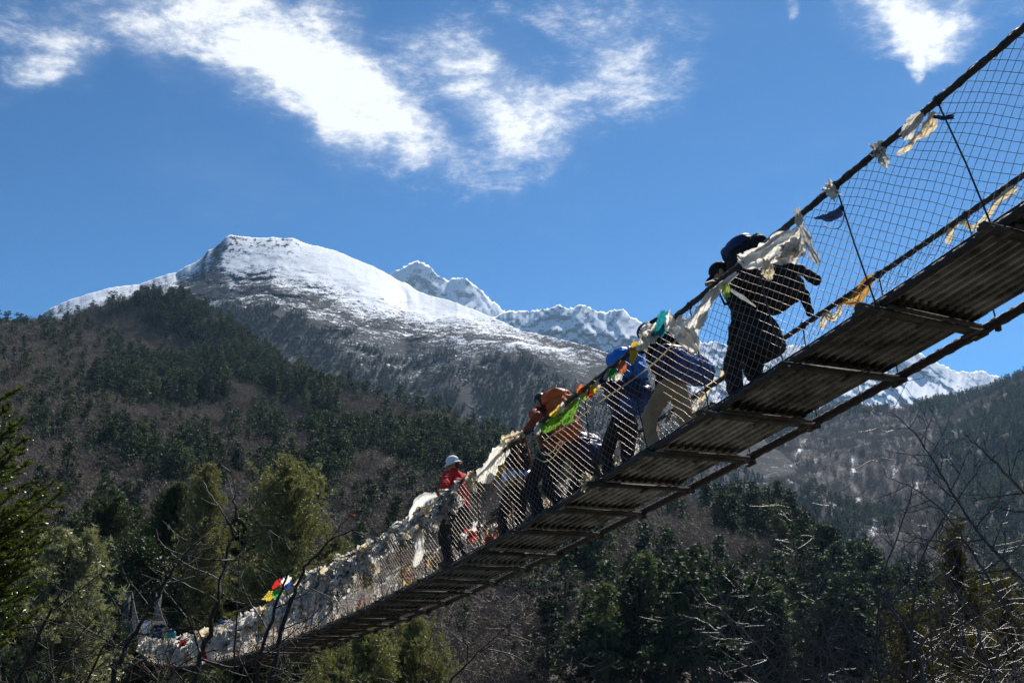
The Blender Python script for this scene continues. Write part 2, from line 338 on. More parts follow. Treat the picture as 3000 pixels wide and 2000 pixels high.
# right-hand valley slope with snow gullies
def nz_val(X, Y, Z, t, px):
    r = fbm(X/240, Y/400, 5, 51, .5, True); r2 = fbm(X/30, Y/40, 4, 57)
    return r*60+r2*7, r*30
def zc_val(V, t, px):
    q = proj(V); x, y = q[..., 0]/1.27551, q[..., 1]/1.27551
    g = np.zeros_like(x)
    for (x0, y0, x1, y1, w, st) in ((1752, 1010, 1738, 1085, 10, 1.), (1600, 1130, 1612, 1160, 8, .9), (1850, 1000, 1790, 1180, 13, .5), (1870, 1060, 1925, 1190, 12, .5), (1960, 1050, 1980, 1290, 13, .5), (2060, 1060, 2000, 1230, 14, .52), (2120, 1040, 2090, 1200, 12, .5), (2190, 990, 2180, 1070, 10, .48), (1980, 1280, 1960, 1330, 16, .55), (1900, 1250, 1890, 1330, 9, .45)):
        tt = np.clip(((x-x0)*(x1-x0)+(y-y0)*(y1-y0))/((x1-x0)**2+(y1-y0)**2), 0, 1)
        d = np.hypot(x-x0-tt*(x1-x0), y-y0-tt*(y1-y0))
        g = np.maximum(g, st*np.exp(-(d/w)**2))
    return np.clip(g*1.0*(.45+.8*vnoise(x/6, y/11, 12))+.25*(vnoise(x/14, y/20, 15)-.75)*sm(x, 1800, 1950), 0, 1)
hill('valley_slope', s5([(-2400, 1500, 1575), (1200, 1330, 1570), (1350, 1240, 1715), (1450, 1150, 1837), (1560, 1090, 1925), (1700, 1015, 1925), (1800, 975, 1925), (1900, 950, 1925), (1960, 943, 1890), (2060, 942, 1837), (2120, 932, 1785), (2200, 917, 1715), (2260, 905, 1662), (2352, 866, 1575), (2600, 760, 1487), (4400, 600, 1400)]),
     [(-3000, 620, -60), (6000, 620, -60)], 420, 200, 1.05, nz_val, terrain_mat('valley_ground', (.045, .038, .036), (.085, .070, .064), (.07, .065, .06), (.12, .11, .1), SNOW, .03, .5), .5, (1200, 4600), 6, zc_val)
# forested hill across the gorge
def nz_hill(X, Y, Z, t, px):
    r = fbm(X/130, Y/170, 5, 61, .5, True); r2 = fbm(X/22, Y/28, 4, 67)
    return r*20+r2*3.5, r*12
hill('forested_hill', s5([(-2400, 700, 800), (-900, 720, 880), (-200, 745, 900), (0, 752, 900), (60, 748, 900), (130, 752, 900), (200, 726, 900), (280, 702, 900), (350, 692, 900), (420, 704, 890), (480, 730, 870), (520, 756, 850), (580, 806, 830), (650, 848, 810), (700, 868, 790), (760, 906, 770), (830, 936, 750), (900, 968, 720), (980, 986, 690),
     (1050, 1002, 660), (1130, 1020, 630), (1200, 1040, 600), (1320, 1110, 540), (1450, 1185, 480), (1530, 1204, 440), (1600, 1222, 420), (1660, 1250, 400), (1740, 1280, 370), (1800, 1330, 350), (1850, 1370, 335), (1900, 1410, 320), (2050, 1480, 290), (2352, 1560, 260), (4400, 1700, 240)]),
     [(-3000, 115, -24), (6000, 115, -24)], 520, 230, 1.18, nz_hill, terrain_mat('hill_ground', (.052, .041, .032), (.105, .083, .066), None, None, None, .05), .45, (-1700, 4400), 7)

# gorge ground round the camera: falls to the stream, climbs to the far bank and up to both bridge ends
def ground_z(X, Y):
    X = np.asarray(X, float); Y = np.asarray(Y, float)
    z = np.interp(Y, [-80, -20, 0, 6, 14, 30, 44, 56, 70, 90, 130, 170], [6, 2.0, -1.65, -2.6, -6, -15, -20, -20, -17, -16, -20, -30])
    far = np.exp(-(((X+27.5)/15)**2+((Y-73.5)/11)**2)); z = z*(1-far) + far*1.1
    near = np.exp(-(((X-13)/5.5)**2+((Y+9)/6.5)**2)); z = z*(1-near)+near*5.6
    return z + .25*fbm(X/5, Y/5, 4, 71)
gx = np.concatenate([np.linspace(-170, -60, 40), np.linspace(-59, 60, 160), np.linspace(61, 170, 40)]); gy = np.linspace(-60, 168, 190)
GX, GY = np.meshgrid(gx, gy); GZ = ground_z(GX, GY)
i = np.arange(len(gy)-1)[:, None]*len(gx); j = np.arange(len(gx)-1)[None, :]
mg = terrain_mat('bank_ground', (.04, .034, .026), (.10, .085, .065), None, None, None, .8)
link('ground', mesh_of('ground', np.stack([GX, GY, GZ], -1).reshape(-1, 3), np.stack([i+j, i+j+1, i+len(gx)+j+1, i+len(gx)+j], -1).reshape(-1, 4), True, [mg]), kind='structure')
wx, wy = np.meshgrid(np.linspace(-170, 170, 60), np.linspace(38, 62, 8)); 
i = np.arange(7)[:, None]*60; j = np.arange(59)[None, :]
link('stream', mesh_of('stream', np.stack([wx, wy, -19.35+.06*fbm(wx, wy, 3, 5)], -1).reshape(-1, 3), np.stack([i+j, i+j+1, i+60+j+1, i+60+j], -1).reshape(-1, 4), True,
     [mat('stream_water', (.05, .09, .09), (.12, .17, .16), .08, 0, .5, 1.5, bump=.5)]), kind='structure')
# the wide lower country beyond the hills, out to the horizon
rr = np.array([100., 400, 1500, 5000, 12000, 30000]); th = np.linspace(0, 2*np.pi, 49)
i = np.arange(5)[:, None]*49; j = np.arange(48)[None, :]
link('terrain', mesh_of('terrain', np.stack([rr[:, None]*np.cos(th), rr[:, None]*np.sin(th), np.array([-42, -48, -55, -60, -60, -60.])[:, None]*np.ones(49)], -1).reshape(-1, 3),
     np.stack([i+j, i+j+1, i+49+j+1, i+49+j], -1).reshape(-1, 4), True, [mg]), kind='structure')

# valley air: thin even haze round the camera and the whole landscape
HZ = G(); HZ.box((0, 2300, 945), np.eye(3), (9000, 4200, 1008))
hm = bpy.data.materials.new('haze_air'); hm.use_nodes = True; hm.node_tree.nodes.clear(); q = N(hm.node_tree)
pv = q('ShaderNodeVolumePrincipled', {'Color': (.40, .66, 1.0, 1), 'Density': 3.5e-5, 'Anisotropy': .35}); q.l.new(pv.outputs[0], q('ShaderNodeOutputMaterial').inputs['Volume'])
HAZE = HZ.build('haze', hm, kind='stuff')
# ------------------------------------------------------------------ woods on the slopes
def tri_cloud(C, Rv, n, size, rng, flat=.6):
    """n little leaf-sized triangles round each centre C within radii Rv"""
    m = len(C)
    d = rng.normal(size=(m, n, 3)); d /= np.linalg.norm(d, axis=-1, keepdims=True); d *= rng.random((m, n, 1))**.4
    P = C[:, None, :] + d*Rv[:, None, :]
    a = rng.normal(size=(m, n, 3)); a[..., 2] *= flat; a /= np.linalg.norm(a, axis=-1, keepdims=True)
    b = rng.normal(size=(m, n, 3)); b[..., 2] *= flat; b -= (a*b).sum(-1, keepdims=True)*a; b /= np.linalg.norm(b, axis=-1, keepdims=True)
    s = size*(.6+.8*rng.random((m, n, 1)))
    V = np.stack([P-a*s*.5-b*s*.4, P+a*s*.5-b*s*.4, P+b*s*.6], 2).reshape(-1, 3)
    return V, np.arange(len(V)).reshape(-1, 3)
def far_conifer(seed, narrow=1.0, clumps=46):
    rng = np.random.default_rng(seed); C = []; Rv = []
    for i in range(clumps):
        h = .2+.78*(i+rng.random())/clumps
        r = narrow*(.25*(1-h)**.75+.02)*(.5+.8*rng.random()); a = rng.random()*6.283
        if h > .45 and rng.random() < .1: r *= 1.35
        C.append((r*math.cos(a), r*math.sin(a), h+.02*rng.normal())); k = .05+.05*rng.random()*(1.25-h)
        Rv.append((k*1.25, k*1.25, k*.62))
    V, Fc = tri_cloud(np.array(C), np.array(Rv), 26, .034, rng)
    t = G(); t.tube([(0, 0, -.12), (.005, 0, .45), (0, .004, .93)], [.018, .012, .003], 5, False)
    return V, Fc, t
def far_bare(seed):
    rng = np.random.default_rng(seed); g = []
    def tri(p, q, w):
        t = q-p; s = np.cross(t, rng.normal(size=3)); s /= np.linalg.norm(s)+1e-9; g.append(np.stack([p-s*w, p+s*w, q]))
    for i in range(6):
        a = i*1.05+rng.random()*.6; lean = .15+.35*rng.random()
        p = np.array([0.02*math.cos(a), .02*math.sin(a), -.06]); tip = np.array([lean*math.cos(a), lean*math.sin(a), .55+.3*rng.random()])
        tri(p, tip, .014)
        for k in range(10):
            f = .3+.7*rng.random(); b = p+(tip-p)*f; d = rng.normal(size=3)*[.8, .8, .5]+[0, 0, .55]; d /= np.linalg.norm(d); e = b+d*(.16+.16*rng.random()); tri(b, e, .007)
            for l in range(6):
                f2 = .2+.8*rng.random(); c = b+(e-b)*f2; d2 = rng.normal(size=3)*[.9, .9, .6]+[0, 0, .5]; d2 /= np.linalg.norm(d2); tri(c, c+d2*(.07+.1*rng.random()), .0055)
    V = np.array(g).reshape(-1, 3); return V, np.arange(len(V)).reshape(-1, 3)
M_con = mat('hillside_needles', (.022, .034, .016), (.044, .058, .024), .7, 0, .25, 3.0, pervar=.4, trans=(1.0, 1.2, .6), tamt=.22)
M_con2 = mat('hillside_needles_light', (.045, .06, .028), (.075, .085, .036), .7, 0, .25, 3.0, pervar=.35, trans=(1.1, 1.2, .5), tamt=.3)
M_bark = mat('pine_bark', (.045, .035, .028), (.085, .068, .055), .9, nscale=14, bump=.5)
M_bare = mat('leafless_wood', (.135, .102, .078), (.235, .185, .145), .75, 0, .3, 5, pervar=.3)
M_bare2 = mat('pale_leafless_wood', (.17, .15, .10), (.26, .23, .16), .75, 0, .3, 5, pervar=.3)
CON = []
for k in range(4):
    V, Fc, t = far_conifer(100+k, (1.0, .85, 1.2, .75)[k])
    CON.append((mesh_of('pine_crown', V, Fc, False, [M_con2 if k == 3 else M_con]), t.mesh('pine_trunk', M_bark)))
BARE = []
for k in range(4):
    V, Fc = far_bare(200+k); BARE.append(mesh_of('leafless_tree', V, Fc, False, [M_bare2 if k == 3 else M_bare]))
ONE = []
for k in range(4):                          # whole small trees for the far wood
    V, Fc, t = far_conifer(100+k, (1.0, .85, 1.2, .75)[k], 34)
    g = G(); g.add(V, Fc); tv = np.concatenate(t.V); g.add(tv, np.concatenate(t.F4)); ONE.append(g.mesh('far_pine', M_con2 if k == 3 else M_con))

def gn_scatter(name, pts, hts, rots, src, kind='stuff'):
    """one object: a copy of src at every point"""
    me = bpy.data.meshes.new(name); me.vertices.add(len(pts)); me.vertices.foreach_set('co', np.asarray(pts, np.float32).ravel())
    a = me.attributes.new('size', 'FLOAT', 'POINT'); a.data.foreach_set('value', np.asarray(hts, np.float32))
    a = me.attributes.new('turn', 'FLOAT', 'POINT'); a.data.foreach_set('value', np.asarray(rots, np.float32))
    o = link(name, me, kind=kind)
    ng = bpy.data.node_groups.new('scatter', 'GeometryNodeTree')
    ng.interface.new_socket('Geometry', in_out='INPUT', socket_type='NodeSocketGeometry'); ng.interface.new_socket('Geometry', in_out='OUTPUT', socket_type='NodeSocketGeometry')
    q = N(ng); gi = q('NodeGroupInput'); go = q('NodeGroupOutput')
    oi = q('GeometryNodeObjectInfo', {'Object': src}, transform_space='ORIGINAL')
    sz = q('GeometryNodeInputNamedAttribute', {'Name': 'size'}, data_type='FLOAT').outputs[0]; tu = q('GeometryNodeInputNamedAttribute', {'Name': 'turn'}, data_type='FLOAT').outputs[0]
    rv = q('ShaderNodeCombineXYZ', {2: tu}).outputs[0]; sv = q('ShaderNodeCombineXYZ', {0: sz, 1: sz, 2: sz}).outputs[0]
    ip = q('GeometryNodeInstanceOnPoints', {'Points': gi.outputs[0], 'Instance': oi.outputs['Geometry'], 'Rotation': rv, 'Scale': sv})
    ng.links.new(ip.outputs[0], go.inputs[0])
    o.modifiers.new('scatter', 'NODES').node_group = ng; return o
def place(o, p, h, r): o.location = p; o.scale = (h, h, h); o.rotation_euler = (0, 0, r)

rng = np.random.default_rng(77)
P = scatter('forested_hill', 26000, rng, 1.02)
q_ = proj(P); vis = (q_[:, 2] > 0) & (q_[:, 0] > -60) & (q_[:, 0] < 3060) & (q_[:, 1] < 2080); P = P[vis]; q_ = q_[vis]
wood = fbm(P[:, 0]/75, P[:, 1]/95, 4, 81) + .35*fbm(P[:, 0]/18, P[:, 1]/22, 3, 85)
x_, y_ = q_[:, 0]/1.27551, q_[:, 1]/1.27551
bias = .34*np.exp(-((y_-(690+.62*(x_-330)))/85)**2)*sm(x_, 250, 420) + .10*sm(y_, 980, 1150) - .18*np.exp(-((x_-150)/220)**2-((y_-800)/130)**2) + .10*sm(x_, 1150, 1500) - .25*np.exp(-((x_-600)/330)**2-((y_-1010)/70)**2) + .3*np.exp(-((x_-300)/160)**2-((y_-930)/60)**2)
bias = bias - .55*np.exp(-((x_-1540)/170)**2-((y_-1290)/90)**2) - .12*sm(x_, 1200, 1350) + .6*sm(y_, 1375, 1440)*sm(x_, 1150, 1300)
con = wood + bias - .09*sm(x_, 1150, 1000) > .27
hc = rng.uniform(8, 20, len(P)); hb = rng.uniform(6.0, 10.0, len(P))
# conifers: thinned
ci = np.where(con & (rng.random(len(P)) < .36))[0]; bi = np.where(~con)[0]
ridge = ~con & (rng.random(len(P)) < .035); ci = np.concatenate([ci, np.where(ridge)[0]])
size = lambda ix, h: h[ix]/np.maximum(q_[ix, 2], 1)
order = ci[np.argsort(-size(ci, hc))]
near_c, far_c = order[:300], order[300:]
kinds = np.where(rng.random(len(P)) < .16, 3, rng.integers(0, 3, len(P)))
rot = rng.random(len(P))*6.283
for k, ix in enumerate(near_c):
    cr, tk = CON[kinds[ix]]
    o = thing('hillside_pine', 'dark green pine growing among the leafless woods on the forested hillside', 'tree', P[ix], 'pines on the forested hillside')
    o.scale = (hc[ix],)*3; o.rotation_euler = (0, 0, rot[ix])
    link('crown', cr, o); link('trunk', tk, o)
SRC = []
for k in range(4):
    o = link('hillside_pine', ONE[k], loc=(0, 0, 0))
    tag(o, 'dark green pine growing among the leafless woods on the forested hillside', 'tree', 'pines on the forested hillside')
    sel = far_c[kinds[far_c] == k]; place(o, P[sel[0]], hc[sel[0]], rot[sel[0]]); SRC.append(o)
    gn_scatter('pine_wood', P[sel[1:]], hc[sel[1:]], rot[sel[1:]], o)
border = bi[np.argsort(-size(bi, hb))]; nb, fb = border[:300], border[300:]
kb = np.where(rng.random(len(P)) < .1, 3, rng.integers(0, 3, len(P)))
BS = {}
for ix in nb:
    o = link('leafless_tree', BARE[kb[ix]]); place(o, P[ix], hb[ix], rot[ix])
    tag(o, 'leafless grey brown tree growing between pines on the forested hillside', 'tree', 'leafless trees on the forested hillside')
    BS.setdefault(kb[ix], o)
for k in range(4):
    sel = fb[kb[fb] == k]; gn_scatter('leafless_wood', P[sel], hb[sel], rot[sel], BS[k])
# woods on the right-hand valley slope and the big mountain's flank: too far to count
P = scatter('valley_slope', 22000, rng, 1.02, .02, (1200, 3200)); q_ = proj(P); x_, y_ = q_[:, 0]/1.27551, q_[:, 1]/1.27551
wood = -.06 + fbm(P[:, 0]/150, P[:, 1]/190, 4, 91) + .3*fbm(P[:, 0]/30, P[:, 1]/24, 3, 95) + .45*sm(x_, 2150, 2330) + .25*np.exp(-((x_-1750)/160)**2-((y_-1150)/90)**2) + .5*np.exp(-((y_-np.interp(x_, [1500, 1800, 1960, 2120, 2260, 2352], [1110, 975, 943, 932, 905, 866]))/14)**2)
con = wood > .24; keep = rng.random(len(P)) > zc_val(P[:, None, :], None, None)[:, 0]*1.25
k_ = rng.integers(0, 4, len(P)); h_ = np.where(con, rng.uniform(11, 17, len(P)), rng.uniform(7, 11, len(P)))
for k in range(4):
    s = con & keep & (k_ == k); gn_scatter('pine_wood', P[s], h_[s], rng.random(s.sum())*6.283, SRC[k])
    s = ~con & keep & (k_ == k); gn_scatter('leafless_wood', P[s], h_[s], rng.random(s.sum())*6.283, BS[min(k, 2)])
P = scatter('snow_mountain', 42000, rng, .8, .0, (-100, 2300)); q_ = proj(P); x_, y_ = q_[:, 0]/1.27551, q_[:, 1]/1.27551
c_ = zc_mtn(P[:, None, :], None, None)[:, 0]
s = (c_ < .30) & (fbm(P[:, 0]/70, P[:, 1]/90, 4, 99) + .5*sm(y_, 690, 900) > .02)
for k in range(3):
    ss = s & (rng.integers(0, 3, len(P)) == k); gn_scatter('mountain_wood', P[ss], rng.uniform(5, 10, ss.sum()), rng.random(ss.sum())*6.283, SRC[k])
# ------------------------------------------------------------------ the suspension bridge
BX, BA = 6.478, .4341
ZC = (4.4946, -12.9807, 12.6074, -6.9886, 1.9661); WD = 1.25; RO = -.1276
S0, DS = 7.1926, 1.1461
S_A, S_B = -8.0, 75.0
BD = np.array([-math.sin(BA), math.cos(BA), 0]); BN = np.array([math.cos(BA), math.sin(BA), 0])
def zf(s):
    s = np.asarray(s, float); u = s/50
    z = ZC[0]+ZC[1]*u+ZC[2]*u**2+ZC[3]*u**3+ZC[4]*u**4
    sl = ZC[1]/50
    z = np.where(s < 0, ZC[0]+sl*s+.0012*s*s, z)
    z60 = sum(c*1.2**k for k, c in enumerate(ZC)); d = (s-60)
    s60 = sum(k*c*1.2**(k-1) for k, c in enumerate(ZC))/50
    return np.where(s > 60, z60+s60*d+.0102*np.maximum(d, 0)**2, z)
def hf(s):
    u = np.asarray(s, float)/50
    h = 1.1385-.0997*u+.1167*u*u
    return h + np.where(u > 1.28, 1.0*np.maximum(u-1.28, 0)/.22*.45, 0)
def bp(s, o, h=0.0):
    s = np.asarray(s, float); o = np.broadcast_to(np.asarray(o, float), s.shape); h = np.broadcast_to(np.asarray(h, float), s.shape)
    return np.stack([BX+BD[0]*s+BN[0]*o, BD[1]*s+BN[1]*o, zf(s)+h], -1)
def onplane(px, py, o=RO):
    """point of a photo pixel on the upright plane at lateral offset o; also (s, h)"""
    r = ray(px, py); P0 = np.array([BX, 0, 0])+BN*o
    t = (BN@P0)/(BN@r); Pw = r*t; s = (Pw-P0)@BD
    return Pw, s, Pw[2]-float(zf(s))
M_cable = mat('dark_steel_rope', (.035, .033, .032), (.07, .065, .06), .55, .6, .5, 30, bump=.6, bscale=120)
M_steel = mat('rusty_painted_steel', (.030, .027, .024), (.06, .048, .036), .7, .25, .4, 9, bump=.4)
M_sheet = mat('weathered_galvanised_sheet', (.045, .049, .047), (.27, .285, .28), .24, .85, .5, 3.5, 8, bump=.10, bscale=14, coord='World', pervar=.4)
M_wire = mat('galvanised_wire', (.30, .29, .27), (.20, .13, .085), .38, .75, .5, 1.2, coord='World')
M_wood = mat('grey_timber', (.045, .038, .030), (.11, .095, .075), .85, 0, .3, 7, bump=.6)
BR = thing('suspension_bridge', 'long sagging steel rope footbridge with corrugated deck and wire mesh sides', 'bridge', tuple(bp(36.0, .6)))
BL = np.array(BR.location)
def bpl(s, o, h=0.0): return bp(s, o, h)-BL
def run(a, b, fine=.035, coarse=.35):
    cut = min(max(a, 26.0), b); return np.unique(np.concatenate([np.arange(a, cut, fine), np.arange(cut, b, coarse), [b]]))
sf = run(2.0, S_B); sc_ = np.arange(S_A, 2.0, .2); ss = np.concatenate([sc_, sf])
for nm, o, h, R in (('deck_cable', 0., -.03, .032), ('deck_cable', WD+.02, -.03, .042), ('handrail_cable', RO, None, .027), ('handrail_cable', WD-RO, None, .027)):
    g = G(); g.tube(bpl(ss, o, hf(ss) if h is None else h), R, 12, True, 5, .22); g.build(nm, M_cable, BR, True)
for o in (.02, WD-.17):                       # thin edge wires along the sheet
    g = G(); s2 = np.arange(S_A, S_B, .25); g.tube(bpl(s2, o, .03+.012*fbm(s2*2, s2*0, 3, int(o*10))), .011, 5); g.build('edge_wire', M_cable, BR, True)
ks = np.arange(-13, 60); cb = S0+DS*ks; cb = cb[(cb > S_A) & (cb < S_B)]
def frame_at(s):
    e = .05; t = bp(s+e, 0)-bp(s-e, 0); t /= np.linalg.norm(t); u = np.cross(BN, t); u /= np.linalg.norm(u)
    if u[2] < 0: u = -u
    return t, u
# crossbeams: a pair of battens on a bearer, sticking out past the near rope
g = G()
g.box((0, .54, -.085), np.eye(3), (.026, .74, .022)); g.box((.06, .50, -.075), np.eye(3), (.015, .66, .017)); g.box((-.06, .62, -.07), np.eye(3), (.014, .55, .016))
for y in (-.16, .02, .55, 1.1, 1.24): g.box((.02, y, -.118), np.eye(3), (.07, .022, .010))
mb1 = g.mesh('crossbeam', M_wood)
g = G(); g.box((0, .55, -.085), np.eye(3), (.032, .72, .024)); g.box((.07, .5, -.068), np.eye(3), (.016, .6, .014))
for y in (-.12, .05, .6, 1.2): g.box((.02, y, -.125), np.eye(3), (.08, .02, .009))
mb2 = g.mesh('crossbeam', M_steel)
for k, s in enumerate(cb):
    t, u = frame_at(s); o = link('crossbeam', mb1 if (k*7) % 3 else mb2, BR)
    M = Matrix(((t[0], BN[0], u[0]), (t[1], BN[1], u[1]), (t[2], BN[2], u[2]))).to_4x4(); M.translation = Vector(bpl(s, 0, .0) + u*random.uniform(-.012, .012))
    M = M @ Matrix.Rotation(random.uniform(-.05, .05), 4, 'Z') @ Matrix.Translation((random.uniform(-.04, .04), random.uniform(-.05, .04), 0)); o.matrix_local = M
# corrugated deck sheets, one from bearer to bearer, lapped
NS = 90; yy = np.linspace(.03, WD-.17, NS)
for k in range(len(cb)-1):
    a, b = cb[k]-.10, cb[k+1]+.06; sv = np.linspace(a, b, 5); zz = .020*np.sin((yy-.03)/.0985*2*np.pi)
    rr = np.random.default_rng(500+k); dent = .006*fbm(yy[None, :]*3+k*7.3, sv[:, None]*1.5, 3, 400); lift = .002+.003*(k % 2)+rr.uniform(-.004, .004)
    V = bpl(sv[:, None]*np.ones(NS), yy[None, :]+rr.uniform(-.015, .015), zz[None, :]+dent+lift)
    i = np.arange(4)[:, None]*NS; j = np.arange(NS-1)[None, :]
    Fq = np.stack([i+j, i+j+1, i+NS+j+1, i+NS+j], -1).reshape(-1, 4)
    Vb = V.reshape(-1, 3); n0 = len(Vb); V2 = np.concatenate([Vb, Vb+[0, 0, .0016]])
    edge = [np.stack([i+j+n0, i+NS+j+n0, i+NS+j+1+n0, i+j+1+n0], -1).reshape(-1, 4)]
    link('deck_sheet', mesh_of('deck_sheet', V2, [np.concatenate([Fq]+edge)], True, [M_sheet]), BR)
# hangers at every crossbeam, square to the slope
for s in cb:
    sl = (float(zf(s+.1))-float(zf(s-.1)))/.2; hh = float(hf(s))
    for o, o2 in ((RO, -.06), (WD-RO, WD+.06)):
        g = G(); st = s-sl*hh*.95+random.uniform(-.05, .05)
        pa, pb = bpl(st, o, float(hf(st))), bpl(s, o2, -.06); g.tube([pa, pa*.5+pb*.5+BN*random.uniform(-.02, .02), pb], .0075, 5)
        g.box(pa, np.eye(3), (.024, .024, .032)); g.box(pb, np.eye(3), (.02, .02, .03)); g.build('hanger', M_cable, BR)
# wire mesh sides, woven square mesh hung on the slant
def net(o_top, o_bot, bulge, seed, s0=1.0, s1=S_B-1):
    V = []; E = []
    for (a, b, D) in ((s0, 27.0, .056), (27.0, 46.0, .075), (46.0, s1, .10)):
        ns = int((b-a)/D); nh = int(round(1.16/D)); hi = np.arange(nh+1)
        for i in range(ns):
            zig = (hi+i) % 2
            V.append(np.stack([a+(i+zig)*D, hi/nh], -1)); E.append((len(hi), D))
    g = G(); out = []; allp = np.concatenate(V)
    s, h = allp[:, 0], allp[:, 1]
    s = s + .022*fbm(s*1.7, h*3, 3, seed) + .05*fbm(s*.35, h, 2, seed+3); hh = hf(s)-.045
    low = np.clip(1-h/.16, 0, 1); sag = .07*np.maximum(fbm(s*.8, s*0, 3, seed+5), -.2)*sm(h, .6, 1.0)
    H = h*hh+.03 - sag + low*.035*fbm(s*9, h*9, 2, seed+7)
    slp = (zf(s+.05)-zf(s-.05))/.1
    O = o_bot+(o_top-o_bot)*h + bulge*np.sin(h*np.pi)*(.6+.6*fbm(s*.5, h*1.3, 3, seed+9)) + low*.05*fbm(s*8, h*8, 2, seed+11)
    Pn = bpl(s - slp*H*.9, O, H)
    st = 0
    A = []; B = []
    for m, D in E: A.append(np.arange(st, st+m-1)); st += m
    A = np.concatenate(A); a, b = Pn[A], Pn[A+1]; t = b-a
    sm_ = s[A]; r = np.where(sm_ < 14, .0027, np.where(sm_ < 27, .0027, np.where(sm_ < 46, .0040, .0052)))[:, None]
    tn = t/np.linalg.norm(t, axis=1, keepdims=True); u = np.cross(tn, BN); u /= np.linalg.norm(u, axis=1, keepdims=True); w = np.cross(tn, u)
    ext = tn*r*.8
    R = [np.cos(x)*u*r+np.sin(x)*w*r for x in (0, 2.094, 4.189)]
    Vv = np.stack([a-ext+R[0], a-ext+R[1], a-ext+R[2], b+ext+R[0], b+ext+R[1], b+ext+R[2]], 1).reshape(-1, 3)
    kk = np.arange(len(A))[:, None]*6
    Fq = np.concatenate([kk+np.array([[0, 1, 4, 3]]), kk+np.array([[1, 2, 5, 4]]), kk+np.array([[2, 0, 3, 5]])])
    return mesh_of('wire_mesh', Vv, Fq, True, [M_wire])
link('wire_mesh', net(RO, -.03, -.03, 7), BR); link('wire_mesh', net(WD-RO, WD-.10, .03, 17), BR)
# loose lashing wire wound along the near handrail
g = G(); s3 = np.arange(2.5, 30, .02); ph = s3*19+2*fbm(s3*2, s3*0, 2, 3); Rr = .033+.012*np.maximum(fbm(s3*3, s3*0, 3, 8), 0)
g.tube(bpl(s3, RO, hf(s3))+Rr[:, None]*(np.cos(ph)[:, None]*BN+np.sin(ph)[:, None]*np.array([0, 0, 1.])), .0035, 3); g.build('lashing_wire', M_cable, BR)
# far abutment: two stone pillars carrying the ropes, near one out of view
M_stone = mat('rubble_stone', (.07, .066, .058), (.14, .13, .115), .9, nscale=5, bump=.8, coord='World')
def abutment(s, label):
    t = thing('bridge_abutment', label, 'abutment', tuple(bp(s, .62, -1.6)))
    L0 = np.array(t.location); ax = np.array([BD, BN, [0, 0, 1.]])
    sg = 1 if s > 0 else -1
    g = G(); g.box(bp(s+sg*1.2, .62, 0)*[1, 1, 0]+[0, 0, float(zf(s))-.98]-L0, ax, (1.4, 1.5, .9)); g.build('plinth', M_stone, t)
    for o in (RO-.22, WD-RO+.22):
        g = G(); zt = float(zf(s)+hf(s)); g.box(bp(s+sg*.3, o, 0)*[1, 1, 0]+[0, 0, zt-1.25]-L0, ax, (.3, .17, 1.28)); g.box(bp(s+sg*.3, o, 0)*[1, 1, 0]+[0, 0, zt+.07]-L0, ax, (.36, .2, .05)); g.build('pillar', M_stone, t)
abutment(S_B, 'stone abutment and pillars holding the far low end of the footbridge')
abutment(S_A, 'stone abutment and pillars holding the near high end of the footbridge')
# ------------------------------------------------------------------ people crossing the bridge
def remeshed(name, g, m, vox=.017, smooth=5, wr=0.0, wsc=9.0, seed=0):
    me = g.mesh('tmp', m); o = bpy.data.objects.new('tmp', me); COL.objects.link(o)
    r = o.modifiers.new('r', 'REMESH'); r.mode = 'VOXEL'; r.voxel_size = vox; r.use_smooth_shade = True
    s = o.modifiers.new('s', 'SMOOTH'); s.factor = .5; s.iterations = smooth
    dg = bpy.context.evaluated_depsgraph_get(); dg.update()
    out = bpy.data.meshes.new_from_object(o.evaluated_get(dg)); out.name = name
    bpy.data.objects.remove(o); bpy.data.meshes.remove(me)
    if wr:
        k = len(out.vertices); co = np.empty(k*3, np.float32); no = np.empty(k*3, np.float32)
        out.vertices.foreach_get('co', co); out.vertex_normals.foreach_get('vector', no); co = co.reshape(-1, 3); no = no.reshape(-1, 3)
        d = fbm(co[:, 0]*wsc+co[:, 1]*wsc*.7+seed, co[:, 2]*wsc*1.6+co[:, 1]*wsc*.5, 3, 900+seed, .55, True)
        out.vertices.foreach_set('co', (co+no*(d*wr)[:, None]).ravel()); out.update()
    out.materials.clear(); out.materials.append(m)
    return out
def unit(v): v = np.asarray(v, float); return v/(np.linalg.norm(v)+1e-9)
def ik(a, b, l1, l2, pole):
    a = np.asarray(a, float); b = np.asarray(b, float); d = b-a; L = min(np.linalg.norm(d), (l1+l2)*.995); t = unit(d)
    x = (l1*l1-l2*l2+L*L)/(2*L); h = math.sqrt(max(l1*l1-x*x, 0)); p = np.asarray(pole, float); p = unit(p-t*(p@t))
    return a+t*x+p*h, a+t*L
def s_for(px, o, h=.3):
    s = np.linspace(2, 74, 4000); q = proj(bp(s, o, h))[:, 0]; return float(s[np.abs(q-px).argmin()])
M_skin = mat('tanned_skin', (.30, .17, .11), (.36, .21, .14), .55, nscale=20)
M_hair = mat('black_hair', (.012, .01, .009), (.03, .026, .022), .45, nscale=60)
M_black = mat('black_fabric', (.008, .008, .009), (.018, .018, .02), .8, nscale=10)
M_dark = mat('dark_trousers', (.010, .010, .012), (.022, .022, .026), .85, nscale=10)
M_navy = mat('navy_nylon', (.010, .02, .065), (.02, .035, .11), .5, nscale=5)
M_blue = mat('blue_nylon', (.008, .045, .20), (.015, .08, .30), .45, nscale=5)
M_bblue = mat('bright_blue_cover', (.01, .17, .62), (.02, .24, .75), .4, nscale=5, trans=(1, 1, 1), tamt=.25)
